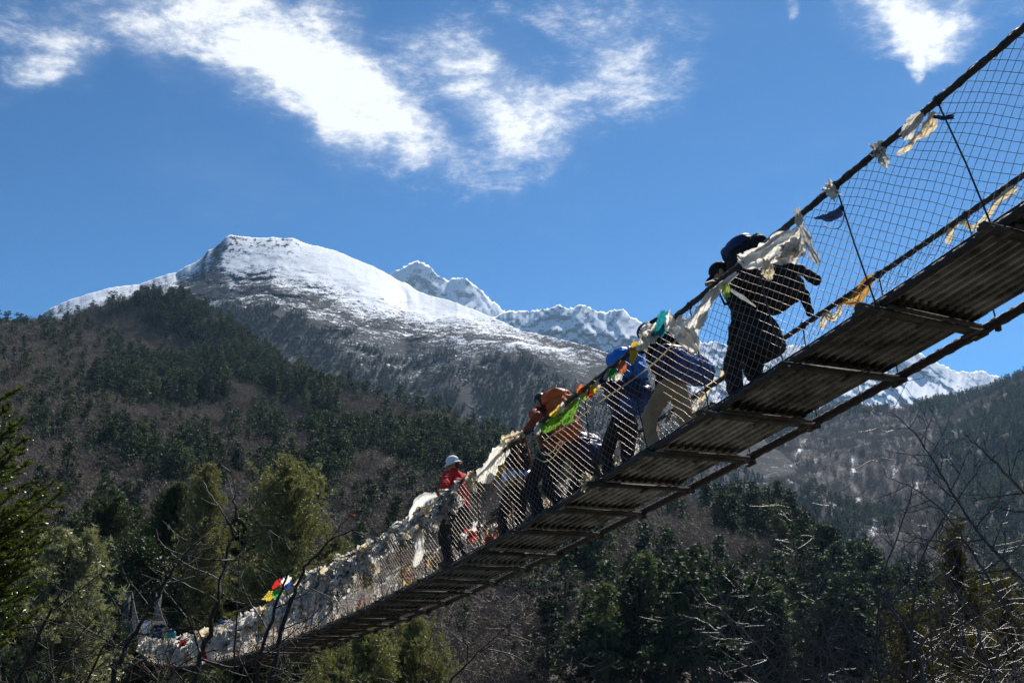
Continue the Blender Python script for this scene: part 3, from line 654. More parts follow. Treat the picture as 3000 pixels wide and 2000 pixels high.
M_orange = mat('orange_nylon', (.52, .115, .022), (.66, .17, .04), .55, nscale=6, trans=(1, .9, .8), tamt=.22)
M_rust = mat('rust_jacket', (.30, .055, .015), (.42, .085, .025), .6, nscale=6, trans=(1, .9, .8), tamt=.15)
M_khaki = mat('khaki_cotton', (.27, .205, .125), (.36, .28, .18), .85, nscale=8)
M_red = mat('red_fleece', (.50, .018, .016), (.60, .03, .025), .85, nscale=8)
M_hat = mat('white_sun_hat_cloth', (.66, .66, .66), (.78, .78, .77), .85, nscale=8)
M_yel = mat('yellow_nylon', (.62, .36, .015), (.75, .46, .03), .55, nscale=6)
M_silver = mat('silver_foil_mat', (.55, .56, .58), (.72, .73, .75), .32, .85, .5, 9, bump=.2)
M_maroon = mat('maroon_cap_cloth', (.16, .012, .014), (.24, .02, .02), .85, nscale=8)
M_teal = mat('teal_nylon', (.01, .20, .25), (.02, .30, .34), .5, nscale=6)
M_lime = mat('lime_nylon', (.38, .66, .02), (.48, .78, .04), .5, nscale=6)
M_boot = mat('brown_boot_leather', (.05, .035, .025), (.09, .065, .045), .6, nscale=14)
M_eye = mat('dark_eye', (.01, .01, .01), None, .2)
M_strap = mat('black_webbing', (.01, .01, .01), (.02, .02, .02), .8)
M_buckle = mat('grey_webbing', (.22, .22, .22), (.3, .3, .3), .7)

def person(label, px, o, yaw=0, lean=10, H=1.70, jacket=M_black, trousers=M_dark, boots=M_boot, feet=((-.09, .28, 0), (.10, -.22, 0)), hands=(None, None), hair=True,
           head_yaw=0, head_pitch=0, sleeves=None, coat=0.0, s=None, detail=True):
    k = H/1.75; s = s_for(px, o) if s is None else s
    sl = (float(zf(s+.1))-float(zf(s-.1)))/.2*math.cos(math.radians(yaw))
    P0 = bp(s, o, .035)
    root = thing('person', label, 'person', tuple(P0), 'people crossing the footbridge'); root.rotation_euler = (0, 0, BA+math.radians(yaw))
    gz = lambda y: sl*y
    fz = [gz(f[1])+f[2] for f in feet]
    hipz = min(.91*k, .885*k+min(fz[0]-feet[0][2], fz[1]-feet[1][2])*.8) - .03*abs(feet[0][1]-feet[1][1])
    hip = np.array([0, -.02-.12*math.sin(math.radians(lean)), hipz]); l = math.radians(lean); d = np.array([0, math.sin(l), math.cos(l)]); f = np.array([0, math.cos(l), -math.sin(l)])
    chest = hip+d*.33*k; sh = hip+d*.515*k; nb = hip+d*.565*k
    hy, hp = math.radians(head_yaw), l*.45+math.radians(head_pitch)
    hf_ = np.array([-math.sin(hy)*math.cos(hp), math.cos(hy)*math.cos(hp), -math.sin(hp)]); hs = unit(np.cross(hf_, [0, 0, 1])); hu = np.cross(hs, hf_)
    hc = nb+unit(d+hu*.8)*.155*k
    AX = np.array([[1, 0, 0], f, d]); HX = np.array([hs, hf_, hu])
    body, jk, tr = G(), G(), G()
    body.ell(hip, (.15*k, .11*k, .13*k), AX); body.ell(chest, (.15*k, .11*k, .2*k), AX); body.ell(sh, (.18*k, .09*k, .08*k), AX)
    jk.ell(hip+d*.06, (.175*k, .14*k, .16*k), AX); jk.ell(chest, (.185*k, .145*k, .24*k), AX); jk.ell(sh-d*.01, (.205*k, .11*k, .085*k), AX); jk.caps(sh, nb+d*.03, .085*k, .068*k)
    if coat: jk.ell(hip-np.array([0, 0, coat*.5]), (.245*k, .215*k, coat*.5+.1), None); jk.ell(hip-np.array([0, .03, coat*.8]), (.25*k, .22*k, .12), None)
    tr.ell(hip-[0, 0, .02], (.165*k, .13*k, .13*k)); 
    body.caps(nb-d*.03, hc-hu*.03, .052*k, .05*k)
    # head with face
    body.ell(hc, (.074*k, .094*k, .112*k), HX); body.ell(hc-hu*.055*k+hf_*.028*k, (.054*k, .062*k, .062*k), HX)
    body.caps(hc+hf_*.088*k+hu*.012*k, hc+hf_*.112*k-hu*.022*k, .010*k, .016*k, 8); body.caps(hc+hf_*.085*k-hu*.055*k-hs*.02*k, hc+hf_*.085*k-hu*.055*k+hs*.02*k, .011*k, .011*k, 6)
    body.caps(hc+hf_*.082*k+hu*.03*k-hs*.035*k, hc+hf_*.082*k+hu*.03*k+hs*.035*k, .012*k, .012*k, 6)
    for e in (-1, 1): body.ell(hc+hs*e*.076*k-hf_*.008*k-hu*.008*k, (.012*k, .022*k, .032*k), HX)
    joints = {}
    for i, e in enumerate((-1, 1)):
        fx, fy, fl = feet[i]; an = np.array([fx*1.0, fy-.03, gz(fy)+fl+.085*k]); hj = hip+np.array([e*.09*k, 0, -.03])
        kn, an = ik(hj, an, .44*k, .42*k, (0.05*e, 1, .15)); pitch = -.06 if fl < .05 else -.16
        toe = an+np.array([e*.03, .165*k, pitch*k+.0]); heel = an+np.array([0, -.06*k, -.045*k])
        if fl > .05: toe = an+np.array([0, .11*k, -.15*k]); heel = an+np.array([0, -.085*k, -.02*k])
        body.caps(hj, kn, .085*k, .058*k); body.caps(kn, an, .056*k, .037*k); body.caps(an, toe, .037*k, .028*k)
        tr.caps(hj, kn, .107*k, .086*k); tr.caps(kn, an+[0, 0, .02], .086*k, .074*k)
        b = G(); b.caps(an+[0, 0, .07], an, .052*k, .052*k); b.caps(heel, toe, .045*k, .042*k); b.caps(an, (an+toe)/2, .05*k, .045*k)
        link('boot', remeshed('boot', b, boots, .014, 3), root)
        # arms and hands
        sj = sh+np.array([e*.185*k, 0, 0])-d*.01; tgt = hands[i]
        tgt = sj+np.array([e*.10, .14, -.50*k]) if tgt is None else np.asarray(tgt, float)
        el, wr = ik(sj, tgt, .29*k, .26*k, (e*.7, -.6, -.5))
        body.caps(sj, el, .048*k, .037*k); body.caps(el, wr, .036*k, .027*k)
        jk.caps(sj, el, .075*k, .06*k)
        if sleeves != 'short': jk.caps(el, el+(wr-el)*.86, .06*k, .05*k)
        hd = unit(wr-el); sidev = unit(np.cross(hd, [0, 0, 1])+1e-6); dn = np.cross(sidev, hd); dn = dn if dn[2] < 0 else -dn
        pc = wr+hd*.045*k; body.ell(pc, (.040*k, .052*k, .018*k), np.array([sidev, hd, dn]))
        joints[i] = (pc, hd, sidev, dn)
        joints[('e', i)] = (el, wr)
    bm = remeshed('body', body, M_skin, .014, 4)
    fg = G(); co = np.empty(len(bm.vertices)*3, np.float32); bm.vertices.foreach_get('co', co)
    for i, e in enumerate((-1, 1)):
        pc, hd, sv, dn = joints[i]
        for j, (x, L) in enumerate(((-.028, .062), (-.010, .07), (.009, .066), (.027, .052))):
            a = pc+sv*x*k+hd*.035*k; b = a+(hd*.72+dn*.3)*L*.55*k; c = b+(hd*.25+dn*.9)*L*.5*k
            fg.caps(a, b, .0095*k, .009*k, 6); fg.caps(b, c, .009*k, .0075*k, 6)
        a = pc-sv*e*.03*k-hd*.01; fg.caps(a, a+(hd*.5-sv*e*.6+dn*.4)*.045*k, .011*k, .009*k, 6)
    gm = fg.mesh('f', M_skin, True); o_b = link('body', bm, root); o_f = bpy.data.objects.new('f', gm)
    # merge fingers into the body's own mesh
    vb, vf = co.reshape(-1, 3), np.concatenate(fg.V)
    def faces(me): return [list(p.vertices) for p in me.polygons]
    fa = faces(bm)+[[i+len(vb) for i in p] for p in faces(gm)]; nm = bpy.data.meshes.new('body'); nm.from_pydata(np.concatenate([vb, vf]).tolist(), [], fa); nm.polygons.foreach_set('use_smooth', [True]*len(fa)); nm.materials.append(M_skin); nm.update()
    o_b.data = nm; bpy.data.objects.remove(o_f); bpy.data.meshes.remove(bm)
    link('jacket', remeshed('jacket', jk, jacket, .018, 4, .022, 9, int(px) % 50), root)
    link('trousers', remeshed('trousers', tr, trousers, .018, 4, .02, 9, int(px) % 40), root)
    for e in (-1, 1):
        g = G(); g.ell(hc+hs*e*.030*k+hf_*.090*k+hu*.012*k, (.011*k, .008*k, .008*k), HX, 8, 6); g.build('eye', M_eye, root, True)
    if hair:
        g = G(); g.ell(hc-hf_*.014*k+hu*.022*k, (.081*k, .096*k, .108*k), HX); g.ell(hc-hf_*.045*k-hu*.035*k, (.066*k, .055*k, .07*k), HX); link('hair', remeshed('hair', g, M_hair, .012, 2, .006, 30), root)
    bpy.context.view_layer.update()
    ctx = dict(root=root, s=s, o=o, k=k, hip=hip, sh=sh, nb=nb, hc=hc, d=d, f=f, HX=HX, AX=AX, hands=joints, gz=gz)
    return ctx
def rail_hand(c_px, px, o, yaw, k_up=.03, H=None):
    """local position (in a person's frame) of the near handrail at photo column px"""
    s = s_for(c_px, o); P0 = bp(s, o, .035); sr = s_for(px, RO, 1.1); Pr = bp(sr, RO, float(hf(sr))+k_up)-P0; a = -(BA+math.radians(yaw))
    return np.array([Pr[0]*math.cos(a)-Pr[1]*math.sin(a), Pr[0]*math.sin(a)+Pr[1]*math.cos(a), Pr[2]])
def cap_part(c, name, m, brim=0.0, peak=0.0, lift=.0, size=1.0):
    k, HX, hc = c['k']*size, c['HX'], c['hc']; hs, hf_, hu = HX
    g = G(); g.ell(hc+hu*(.05+lift)*k, (.088*k, .108*k, .082*k), HX)
    if brim:
        V = []; nu = 28
        for r, z in ((.8, .03), (1.0, .022), (1.0+brim/.1*.5, .006), (1.0+brim/.1, -.014), (1.0+brim/.1, -.022), (1.0, .010), (.8, .018)):
            a = np.linspace(0, 2*np.pi, nu, endpoint=False); zz = z+.008*np.sin(2*a+.5)*(r > 1.1)
            V.append(hc+np.outer(.086*k*r*np.cos(a), hs)+np.outer(.106*k*r*np.sin(a), hf_)+np.outer((zz+lift+.0)*k, hu))
        V = np.concatenate(V); i = np.arange(6)[:, None]*nu; j = np.arange(nu)[None, :]; j2 = (j+1) % nu
        b = G(); b.add(V, np.stack([i+j, i+j2, i+nu+j2, i+nu+j], -1).reshape(-1, 4))
        h = link(name, remeshed(name, g, m, .010, 2), c['root']); b.build('brim', m, h, True); return h
    if peak: g.ell(hc+hf_*.13*k+hu*.03*k, (.07*k, .06*k, .008*k), HX)
    return link(name, remeshed(name, g, m, .010, 2), c['root'])
def load(c, name, label, cat, centre, parts, rot=0.0, group='loads carried across the footbridge'):
    """a pack in the carrier's frame: parts = [(name, material, builder(G), voxel, wrinkle)]; the first is its body"""
    r = c['root']; wl = r.matrix_world @ Vector(tuple(centre))
    t = thing(name, label, cat, tuple(wl), group); t.rotation_euler = (0, 0, r.rotation_euler.z)
    for nm, m, fn, vox, wr in parts:
        g = G(); fn(g)
        if vox: link(nm, remeshed(nm, g, m, vox, 4, wr*1.7, 10, sum(map(ord, nm)) % 30), t)
        else: g.build(nm, m, t, True)
    return t
def sack(g, A, r, p=3.2, n=20):
    """rounded box: superellipsoid with axes A"""
    u = np.linspace(-np.pi, np.pi, n, endpoint=False); v = np.linspace(-np.pi/2, np.pi/2, n//2+1); e = 2/p
    f = lambda w: np.sign(w)*np.abs(w)**e
    V = np.stack([f(np.cos(v))[:, None]*f(np.cos(u)), f(np.cos(v))[:, None]*f(np.sin(u)), f(np.sin(v))[:, None]*np.ones(n)], -1).reshape(-1, 3)*np.asarray(r[1], float)
    i = np.arange(n//2)[:, None]*n; j = np.arange(n)[None, :]; j2 = (j+1) % n
    g.add(V@np.asarray(A)+np.asarray(r[0], float), np.stack([i+j, i+j2, i+n+j2, i+n+j], -1).reshape(-1, 4))
def straps(c, cc):
    sh, d, f, k = c['sh'], c['d'], c['f'], c['k']
    def one(e):
        def fn(g):
            x = e*.11*k
            P = [sh+np.array([x, 0, 0])-f*.16+d*.03, sh+np.array([x, 0, 0])+d*.105*k, sh+np.array([x, 0, 0])+f*.125*k+d*.02, sh+np.array([x, 0, 0])+f*.15*k-d*.16, sh+np.array([e*.19*k, 0, 0])-f*.02*k-d*.30, sh+np.array([x, 0, 0])-f*.18-d*.34]
            g.tube(np.array(P)-np.asarray(cc), .017, 6)
        return fn
    return [('strap', M_strap, one(-1), 0, 0), ('strap', M_strap, one(1), 0, 0)]

# 1 - bent porter in dark clothes, nearest
c = person('porter in dark long coat bent under a draped black pack, hand on the rail', 2215, .52, yaw=34, lean=29, H=1.80, coat=.30, feet=((-.15, .20, 0), (.17, -.18, 0)),
           hands=(rail_hand(2215, 2092, .52, 34), (.3, .35, .75)), head_yaw=14, head_pitch=26)
cap_part(c, 'cap', M_black, peak=1)
cc = c['sh']-c['f']*.31-c['d']*.05; A = c['AX']
load(c, 'backpack', 'black backpack with blue top pocket, draped with a jacket whose sleeves dangle', 'backpack', cc, [
    ('body', M_black, lambda g: (sack(g, A, ((0, 0, 0), (.29, .25, .34))), sack(g, A, (A[2]*-.26-A[1]*.05, (.27, .25, .2)))), .02, .02),
    ('top_pocket', M_navy, lambda g: sack(g, A, (A[2]*.30+A[1]*.02, (.24, .19, .12))), .016, .012),
    ('side_roll', M_black, lambda g: g.caps(A[2]*.18-A[1]*.19-A[0]*.2, A[2]*.16-A[1]*.21+A[0]*.2, .10, .09), .016, .012),
    ('sleeve', M_black, lambda g: (g.caps((-.16, -.20, .02), (-.10, -.46, -.10), .062, .05), g.caps((-.10, -.46, -.10), (-.06, -.60, -.22), .05, .045)), .015, .012),
    ('sleeve', M_black, lambda g: (g.caps((.10, -.20, -.05), (.16, -.40, -.26), .062, .05), g.caps((.16, -.40, -.26), (.18, -.44, -.46), .05, .042)), .015, .012),
    ('blue_strap', M_blue, lambda g: g.tube([A[1]*-.2+A[2]*.3-A[0]*.1, A[1]*-.22+A[2]*.05-A[0]*.1, A[1]*-.2-A[2]*.25-A[0]*.1], .014, 6), 0, 0)]+straps(c, cc))
# 2 - porter with blue duffel
c = person('porter in khaki trousers stepping forward beneath a blue duffel bag', 1962, .50, yaw=22, lean=24, H=1.78, trousers=M_khaki, feet=((-.10, .18, 0), (.20, -.44, .36)),
           hands=(rail_hand(1962, 1858, .5, 22), (.24, .34, .8)), head_pitch=16, head_yaw=6)
cap_part(c, 'hood', M_navy, size=1.22)
cc = c['hip']-c['f']*.24+c['d']*.12
load(c, 'duffel_bag', 'blue duffel bag with pale seam tapes slung across a khaki trousered porter', 'duffel bag', cc, [
    ('body', M_blue, lambda g: (g.caps((-.27, 0, 0), (.27, 0, -.02), .185, .185, 18)), .018, .014),
    ('end_panel', M_navy, lambda g: g.ell((.40, 0, -.02), (.06, .165, .165)), .016, .006),
    ('end_panel', M_navy, lambda g: g.ell((-.40, 0, 0), (.06, .165, .165)), .016, .006)] +
    [('seam_tape', M_buckle, (lambda x: lambda g: g.tube([(x, .19*math.cos(a), .19*math.sin(a)-.01) for a in np.linspace(0, 6.283, 25)], .009, 5))(x), 0, 0) for x in (-.15, .17)] +
    [('haul_strap', M_strap, lambda g: g.tube([(-.2, .12, .16), (-.12, .3, .36), (0, .42, .56), (.12, .3, .36), (.2, .12, .16)], .016, 6), 0, 0)])
cc = c['sh']-c['f']*.22+c['d']*.05; A2 = c['AX']
load(c, 'bundle', 'black wrapped bundle carried high behind the head of the khaki trousered porter', 'bundle', cc, [
    ('body', M_black, lambda g: sack(g, A2, ((0, 0, 0), (.25, .16, .2)), 2.6), .018, .02), ('cord', M_strap, lambda g: g.tube([(.0, .17*math.cos(a), .2*math.sin(a)) for a in np.linspace(0, 6.283, 21)], .009, 5), 0, 0)])
# 3 - blue pack cover
c = person('trekker in maroon cap and black trousers carrying a big blue covered pack', 1826, .50, yaw=6, lean=16, H=1.66, jacket=M_navy, feet=((-.11, .16, 0), (.12, -.18, 0)), hands=(rail_hand(1826, 1772, .5, 6), None), head_pitch=10)
cap_part(c, 'cap', M_maroon, peak=1)
cc = c['sh']-c['f']*.27-c['d']*.12; A3 = c['AX']
load(c, 'backpack', 'large navy backpack under a bright blue rain cover, below a maroon cap', 'backpack', cc, [
    ('body', M_navy, lambda g: (sack(g, A3, ((0, 0, 0), (.21, .17, .34))), sack(g, A3, (A3[2]*-.22-A3[1]*.07, (.19, .15, .14)))), .018, .015),
    ('rain_cover', M_bblue, lambda g: (sack(g, A3, (A3[2]*.33-A3[1]*.0, (.22, .18, .15))), sack(g, A3, (A3[2]*.12-A3[1]*.03-A3[0]*.01, (.218, .17, .14)))), .016, .016),
    ('bottom_pocket', M_blue, lambda g: sack(g, A3, (A3[2]*-.30-A3[1]*.03, (.2, .17, .09))), .016, .012),
    ('tail_strap', M_strap, lambda g: g.tube([(.2, -.1, -.05), (.28, -.12, -.1), (.3, -.13, -.25)], .012, 5), 0, 0)]+straps(c, cc))
# 4 - orange jacket
c = person('trekker in rust orange jacket with left hand on the rail', 1606, .30, yaw=24, lean=12, H=1.84, jacket=M_rust, feet=((-.13, .10, 0), (.13, -.16, 0)), hands=(rail_hand(1606, 1537, .30, 24), None), head_pitch=18)
cc = c['sh']-c['f']*.27-c['d']*.10+c['AX'][0]*.05; A4 = c['AX']
load(c, 'backpack', 'tall orange backpack with rounded lid on the back of the orange jacketed trekker', 'backpack', cc, [
    ('body', M_orange, lambda g: (sack(g, A4, ((0, 0, 0), (.185, .17, .31))), sack(g, A4, (A4[2]*-.2-A4[1]*.05, (.175, .15, .14)))), .018, .018),
    ('lid', M_orange, lambda g: sack(g, A4, (A4[2]*.29+A4[1]*.03, (.195, .18, .10)), 3.2), .016, .018),
    ('hip_belt', M_strap, lambda g: g.tube([(-.2, .02, -.32), (-.22, .2, -.34), (0, .36, -.36), (.22, .2, -.34), (.2, .02, -.32)], .025, 6), 0, 0)]+straps(c, cc))
# 5 - porter on the far side with navy bag
c = person('stooping dark clothed porter on the far side of the deck with a navy bag', 1712, .98, yaw=14, lean=44, H=1.62, feet=((-.10, .18, 0), (.12, -.20, 0)), head_pitch=0, hands=(None, (.24, .5, .9)))
cap_part(c, 'cap', M_hat, peak=1)
cc = c['hip']-c['f']*.20+c['d']*.22; A5 = c['AX']
load(c, 'duffel_bag', 'dark navy duffel bag with stitched panels on the stooping porter', 'duffel bag', cc, [
    ('body', M_navy, lambda g: sack(g, A5, ((0, 0, 0), (.29, .18, .25)), 2.7), .018, .016)] +
    [('seam_tape', M_buckle, (lambda x: lambda g: g.tube([(x, .185*math.cos(a), .255*math.sin(a)) for a in np.linspace(0, 6.283, 21)], .007, 5))(x), 0, 0) for x in (-.12, .12)] +
    [('haul_strap', M_strap, lambda g: g.tube([(-.2, .1, .2), (-.1, .25, .36), (0, .32, .42), (.1, .25, .36), (.2, .1, .2)], .015, 6), 0, 0)])
# 6 - yellow and black jacket with silver mat
c = person('trekker with yellow sleeves pushed up and a silver rolled mat behind the waist', 1506, .46, yaw=4, lean=24, H=1.66, jacket=M_yel, feet=((-.12, .12, 0), (.13, -.16, 0)), hands=((-.38, .16, .58), (.34, .2, .85)), sleeves='short', head_pitch=22)
cap_part(c, 'cap', M_black, peak=1)
cc = c['sh']-c['f']*.22-c['d']*.06; A6 = c['AX']
load(c, 'backpack', 'black backpack with orange straps above a silver rolled mat', 'backpack', cc, [
    ('body', M_black, lambda g: sack(g, A6, ((0, 0, 0), (.19, .15, .26))), .018, .014), ('lid', M_black, lambda g: sack(g, A6, (A6[2]*.25, (.19, .15, .09))), .016, .012)] +
    [('orange_strap', M_rust, (lambda x: lambda g: g.tube([A6[0]*x-A6[1]*.16+A6[2]*.24, A6[0]*x-A6[1]*.175, A6[0]*x-A6[1]*.16-A6[2]*.24], .018, 5))(x), 0, 0) for x in (-.09, .1)]+straps(c, cc))
load(c, 'sleeping_mat', 'shiny silver rolled sleeping mat tied crosswise under a black backpack', 'sleeping mat', c['hip']-c['f']*.24+c['d']*.06, [
    ('roll', M_silver, lambda g: g.tube([(-.30, 0, 0), (-.1, 0, 0), (.1, 0, 0), (.31, 0, .01)], .105, 20), 0, 0)] +
    [('tie', M_strap, (lambda x: lambda g: g.tube([(x, .112*math.cos(a), .112*math.sin(a)) for a in np.linspace(0, 6.283, 21)], .012, 5))(x), 0, 0) for x in (-.14, -.04, .2)])
# 7 - red shirt, white hat
c = person('walker in red long sleeved shirt and white brimmed sun hat looking left', 1336, .16, yaw=26, lean=10, H=1.82, jacket=M_red, feet=((-.09, .10, 0), (.10, -.10, 0)), hands=(rail_hand(1336, 1290, .16, 26), None), head_yaw=44, head_pitch=12)
cap_part(c, 'hat', M_hat, brim=.046, lift=.004)
# 8, 9, 10 - small figures on the low far end
c = person('distant walker with black cap and blue jacket wading behind the heaped flags', 648, .55, yaw=0, lean=10, H=1.68, jacket=M_teal, hair=True)
cap_part(c, 'cap', M_black)
cc = c['sh']-c['f']*.2-c['d']*.1; A8 = c['AX']
load(c, 'backpack', 'small blue daypack on the distant walker with a black cap', 'backpack', cc, [('body', M_blue, lambda g: sack(g, A8, ((0, 0, 0), (.17, .12, .24))), .025, .01)]+straps(c, cc))
c = person('distant walker in lime green top at the low end of the bridge', 492, .45, yaw=0, lean=6, H=1.72, jacket=M_lime)
cap_part(c, 'cap', M_black)
cc = c['sh']-c['f']*.22-c['d']*.1; A9 = c['AX']
load(c, 'backpack', 'teal backpack on the distant walker in lime green', 'backpack', cc, [('body', M_teal, lambda g: sack(g, A9, ((0.05, 0, 0), (.2, .15, .3))), .025, .01), ('lid', M_navy, lambda g: sack(g, A9, (A9[2]*.28, (.19, .14, .08))), .025, .01)]+straps(c, cc))
c = person('distant walker in navy with a bulky pack over the head, farthest along', 457, .5, yaw=0, lean=12, H=1.7, jacket=M_navy)
cap_part(c, 'hood', M_navy)
cc = c['sh']-c['f']*.22+c['d']*.0; A10 = c['AX']
load(c, 'backpack', 'bulky dark navy pack on the farthest walker', 'backpack', cc, [('body', M_navy, lambda g: sack(g, A10, ((0, 0, 0), (.22, .17, .3))), .025, .01), ('bedroll', M_black, lambda g: g.caps(A10[2]*.36-A10[0]*.2, A10[2]*.36+A10[0]*.2, .11, .11), .025, .01)]+straps(c, cc))
# ------------------------------------------------------------------ prayer flags and scarves tied to the ropes
T3 = (1.0, .97, .9)
CLOTH = {n: mat('cloth_'+n, a, b, .85, nscale=nsc, nd=6, trans=T3, tamt=.5, contrast=(.38, .68)) for n, a, b, nsc in (
    ('white', (.88, .87, .84), (.74, .72, .68), 6), ('grey', (.66, .65, .63), (.48, .47, .45), 6), ('cream', (.78, .70, .52), (.60, .51, .36), 6), ('yellow', (.72, .56, .08), (.60, .44, .05), 6),
    ('ochre', (.58, .34, .10), (.46, .26, .08), 6), ('blue', (.03, .09, .42), (.02, .05, .28), 6), ('navy', (.014, .026, .075), (.008, .016, .04), 6), ('red', (.62, .03, .03), (.45, .02, .02), 6), ('green', (.03, .42, .08), (.02, .30, .05), 6),
    ('lime', (.45, .60, .12), (.30, .42, .10), 6), ('teal', (.02, .28, .34), (.02, .20, .26), 6), ('orange', (.66, .22, .10), (.5, .16, .08), 6))}
CLOTH['print'] = mat('cloth_green_printed', (.16, .36, .05), (.012, .03, .012), .85, nscale=26, nd=2, trans=T3, tamt=.42, contrast=(.60, .64))
def sheet(P, th=0):
    nu, nv = P.shape[:2]; i = np.arange(nu-1)[:, None]*nv; j = np.arange(nv-1)[None, :]
    return P.reshape(-1, 3), np.stack([i+j, i+nv+j, i+nv+j+1, i+j+1], -1).reshape(-1, 4)
def solid(P, th=.004):
    """a cloth sheet (nu,nv,3) given two sides and an edge"""
    nu, nv = P.shape[:2]; a = np.gradient(P, axis=0); b = np.gradient(P, axis=1); nn = np.cross(a, b); nn /= np.linalg.norm(nn, axis=-1, keepdims=True)+1e-9
    V = np.concatenate([(P+nn*th/2).reshape(-1, 3), (P-nn*th/2).reshape(-1, 3)]); k = nu*nv
    i = np.arange(nu-1)[:, None]*nv; j = np.arange(nv-1)[None, :]; F1 = np.stack([i+j, i+nv+j, i+nv+j+1, i+j+1], -1).reshape(-1, 4)
    ring = np.concatenate([np.arange(nv), np.arange(1, nu)*nv+nv-1, (nu-1)*nv+np.arange(nv-2, -1, -1), np.arange(nu-2, 0, -1)*nv]); r2 = np.roll(ring, -1)
    return V, np.concatenate([F1, F1[:, ::-1]+k, np.stack([ring, r2, r2+k, ring+k], -1)])
def rag_points(L, Wd, rng, wind, crump, nu=14, nv=8):
    """hanging scrap in a frame: x along the rope, y outwards, z up"""
    seed = int(rng.integers(1e6)); u = np.linspace(0, 1, nu)[:, None]; v = np.linspace(-.5, .5, nv)[None, :]
    a = rng.normal(0, .5); bend = rng.normal(0, .5)
    d = np.stack([wind*(1-u*.3)+bend*u*.6, rng.normal(0, .25)+.2*u*0, -np.sqrt(np.maximum(.12, 1-(wind*.8)**2))*np.ones_like(u)], -1)[:, 0]; d /= np.linalg.norm(d, axis=1)[:, None]
    c = np.cumsum(d, axis=0)*L/nu
    tw = a+rng.normal(0, 1.3)*u[:, 0]; w = np.stack([np.cos(tw), np.sin(tw), .25*np.sin(tw*1.7)], -1)
    wid = Wd*(.25+.75*sm(u[:, 0], 0, .4))*(1-.35*sm(u[:, 0], .7, 1)*rng.random())
    fold = np.sin(v*np.pi*rng.uniform(3, 6)+rng.random()*6+u*2)*Wd*.17
    P = c[:, None, :]+w[:, None, :]*(wid[:, None]*v)[..., None]; nrm = np.cross(d, w)
    P = P+nrm[:, None, :]*fold[..., None]
    for ax in range(3): P[..., ax] += crump*Wd*(.75*fbm(u*5+v*0+seed % 97, v*5+u*1.3, 2, seed+ax*7)+.5*fbm(u*13+v*0+seed % 89, v*11+u*2, 2, seed+ax*5+1))
    P[-1] += rng.normal(0, Wd*.06, (nv, 3)); return P
rng = np.random.default_rng(41)
RAGS = {}
cols = ['white']*6+['grey']*4+['cream']*3+['yellow', 'ochre', 'blue', 'red', 'green', 'navy', 'orange']
for nme in set(cols):
    for v in range(3 if nme in ('white', 'grey', 'cream') else 1):
        V, Fq = sheet(rag_points(1.0, .62, rng, rng.normal(.15, .45), .55)); RAGS.setdefault(nme, []).append(mesh_of('prayer_flag', V, Fq, True, [CLOTH[nme]]))
spots = []
def heap(smin, smax, k, side, drop, size, pool):
    for _ in range(k):
        s = smin+(smax-smin)*rng.random(); d_ = drop*rng.random()**1.6
        sz = size*rng.uniform(.55, 1.5); spots.append((s, side, d_, sz, pool[rng.integers(len(pool))]))
dull = ['white']*44+['grey']*22+['cream']*18+['yellow', 'ochre', 'navy', 'orange', 'red', 'blue']
heap(17.0, 18.7, 34, 0, .40, .2, ['white']*5+['grey']*6+['cream']); heap(18.6, 22, 46, 0, .16, .22, dull); heap(21.5, 26, 130, 0, .30, .30, dull); heap(24.6, 30, 190, 0, .44, .36, dull)
heap(30, 40, 210, 0, .48, .40, dull); heap(40, 52, 240, 0, .5, .46, dull); heap(52, 64, 140, 0, .45, .42, dull)
heap(19, 24, 60, 1, .24, .22, ['white']*4+['cream']*5+['ochre']*4+['orange', 'yellow', 'grey']); heap(24, 32, 90, 1, .22, .25, dull); heap(32, 55, 90, 1, .35, .34, dull); heap(13.2, 19, 26, 1, .22, .17, ['white', 'cream', 'grey', 'ochre'])
spots.sort(key=lambda t: t[0]); names = {'white': 'dirty white', 'grey': 'weathered grey', 'cream': 'faded cream', 'yellow': 'yellow', 'ochre': 'ochre', 'blue': 'deep blue', 'red': 'red', 'green': 'green', 'navy': 'navy', 'orange': 'orange'}
hp = G(); rest = {}
for k, (s, side, dr, sz, nme) in enumerate(spots):
    o = RO if side == 0 else WD-RO
    p = bp(s, o+rng.normal(0, .035)-(.03 if side == 0 else -.03), float(hf(s))-dr+rng.normal(.02, .03)); rz = BA+math.pi/2+rng.normal(0, .7)+(math.pi if rng.random() < .5 else 0)
    if k < 300:
        r = link('prayer_flag', RAGS[nme][rng.integers(len(RAGS[nme]))], loc=tuple(p)); r.rotation_euler = (rng.normal(0, .25), rng.normal(.0, .3), rz); r.scale = (sz, sz, sz*rng.uniform(.7, 1.3))
        tag(r, f"{names[nme]} ragged prayer flag scrap bunched on the {'near' if side == 0 else 'far'} handrail rope", 'prayer flag', f"{names[nme]} prayer flags heaped on the {'near' if side == 0 else 'far'} handrail")
    else:
        V, Fq = sheet(rag_points(sz, sz*.6, rng, rng.normal(.15, .45), .6, 9, 5)); ca, sa = math.cos(rz), math.sin(rz)
        V = np.stack([V[:, 0]*ca-V[:, 1]*sa, V[:, 0]*sa+V[:, 1]*ca, V[:, 2]], -1); rest.setdefault(nme, G()).add(V+p, Fq)
for nme, g in rest.items(): g.build('prayer_flag_heap', CLOTH[nme], None, True, 'stuff')
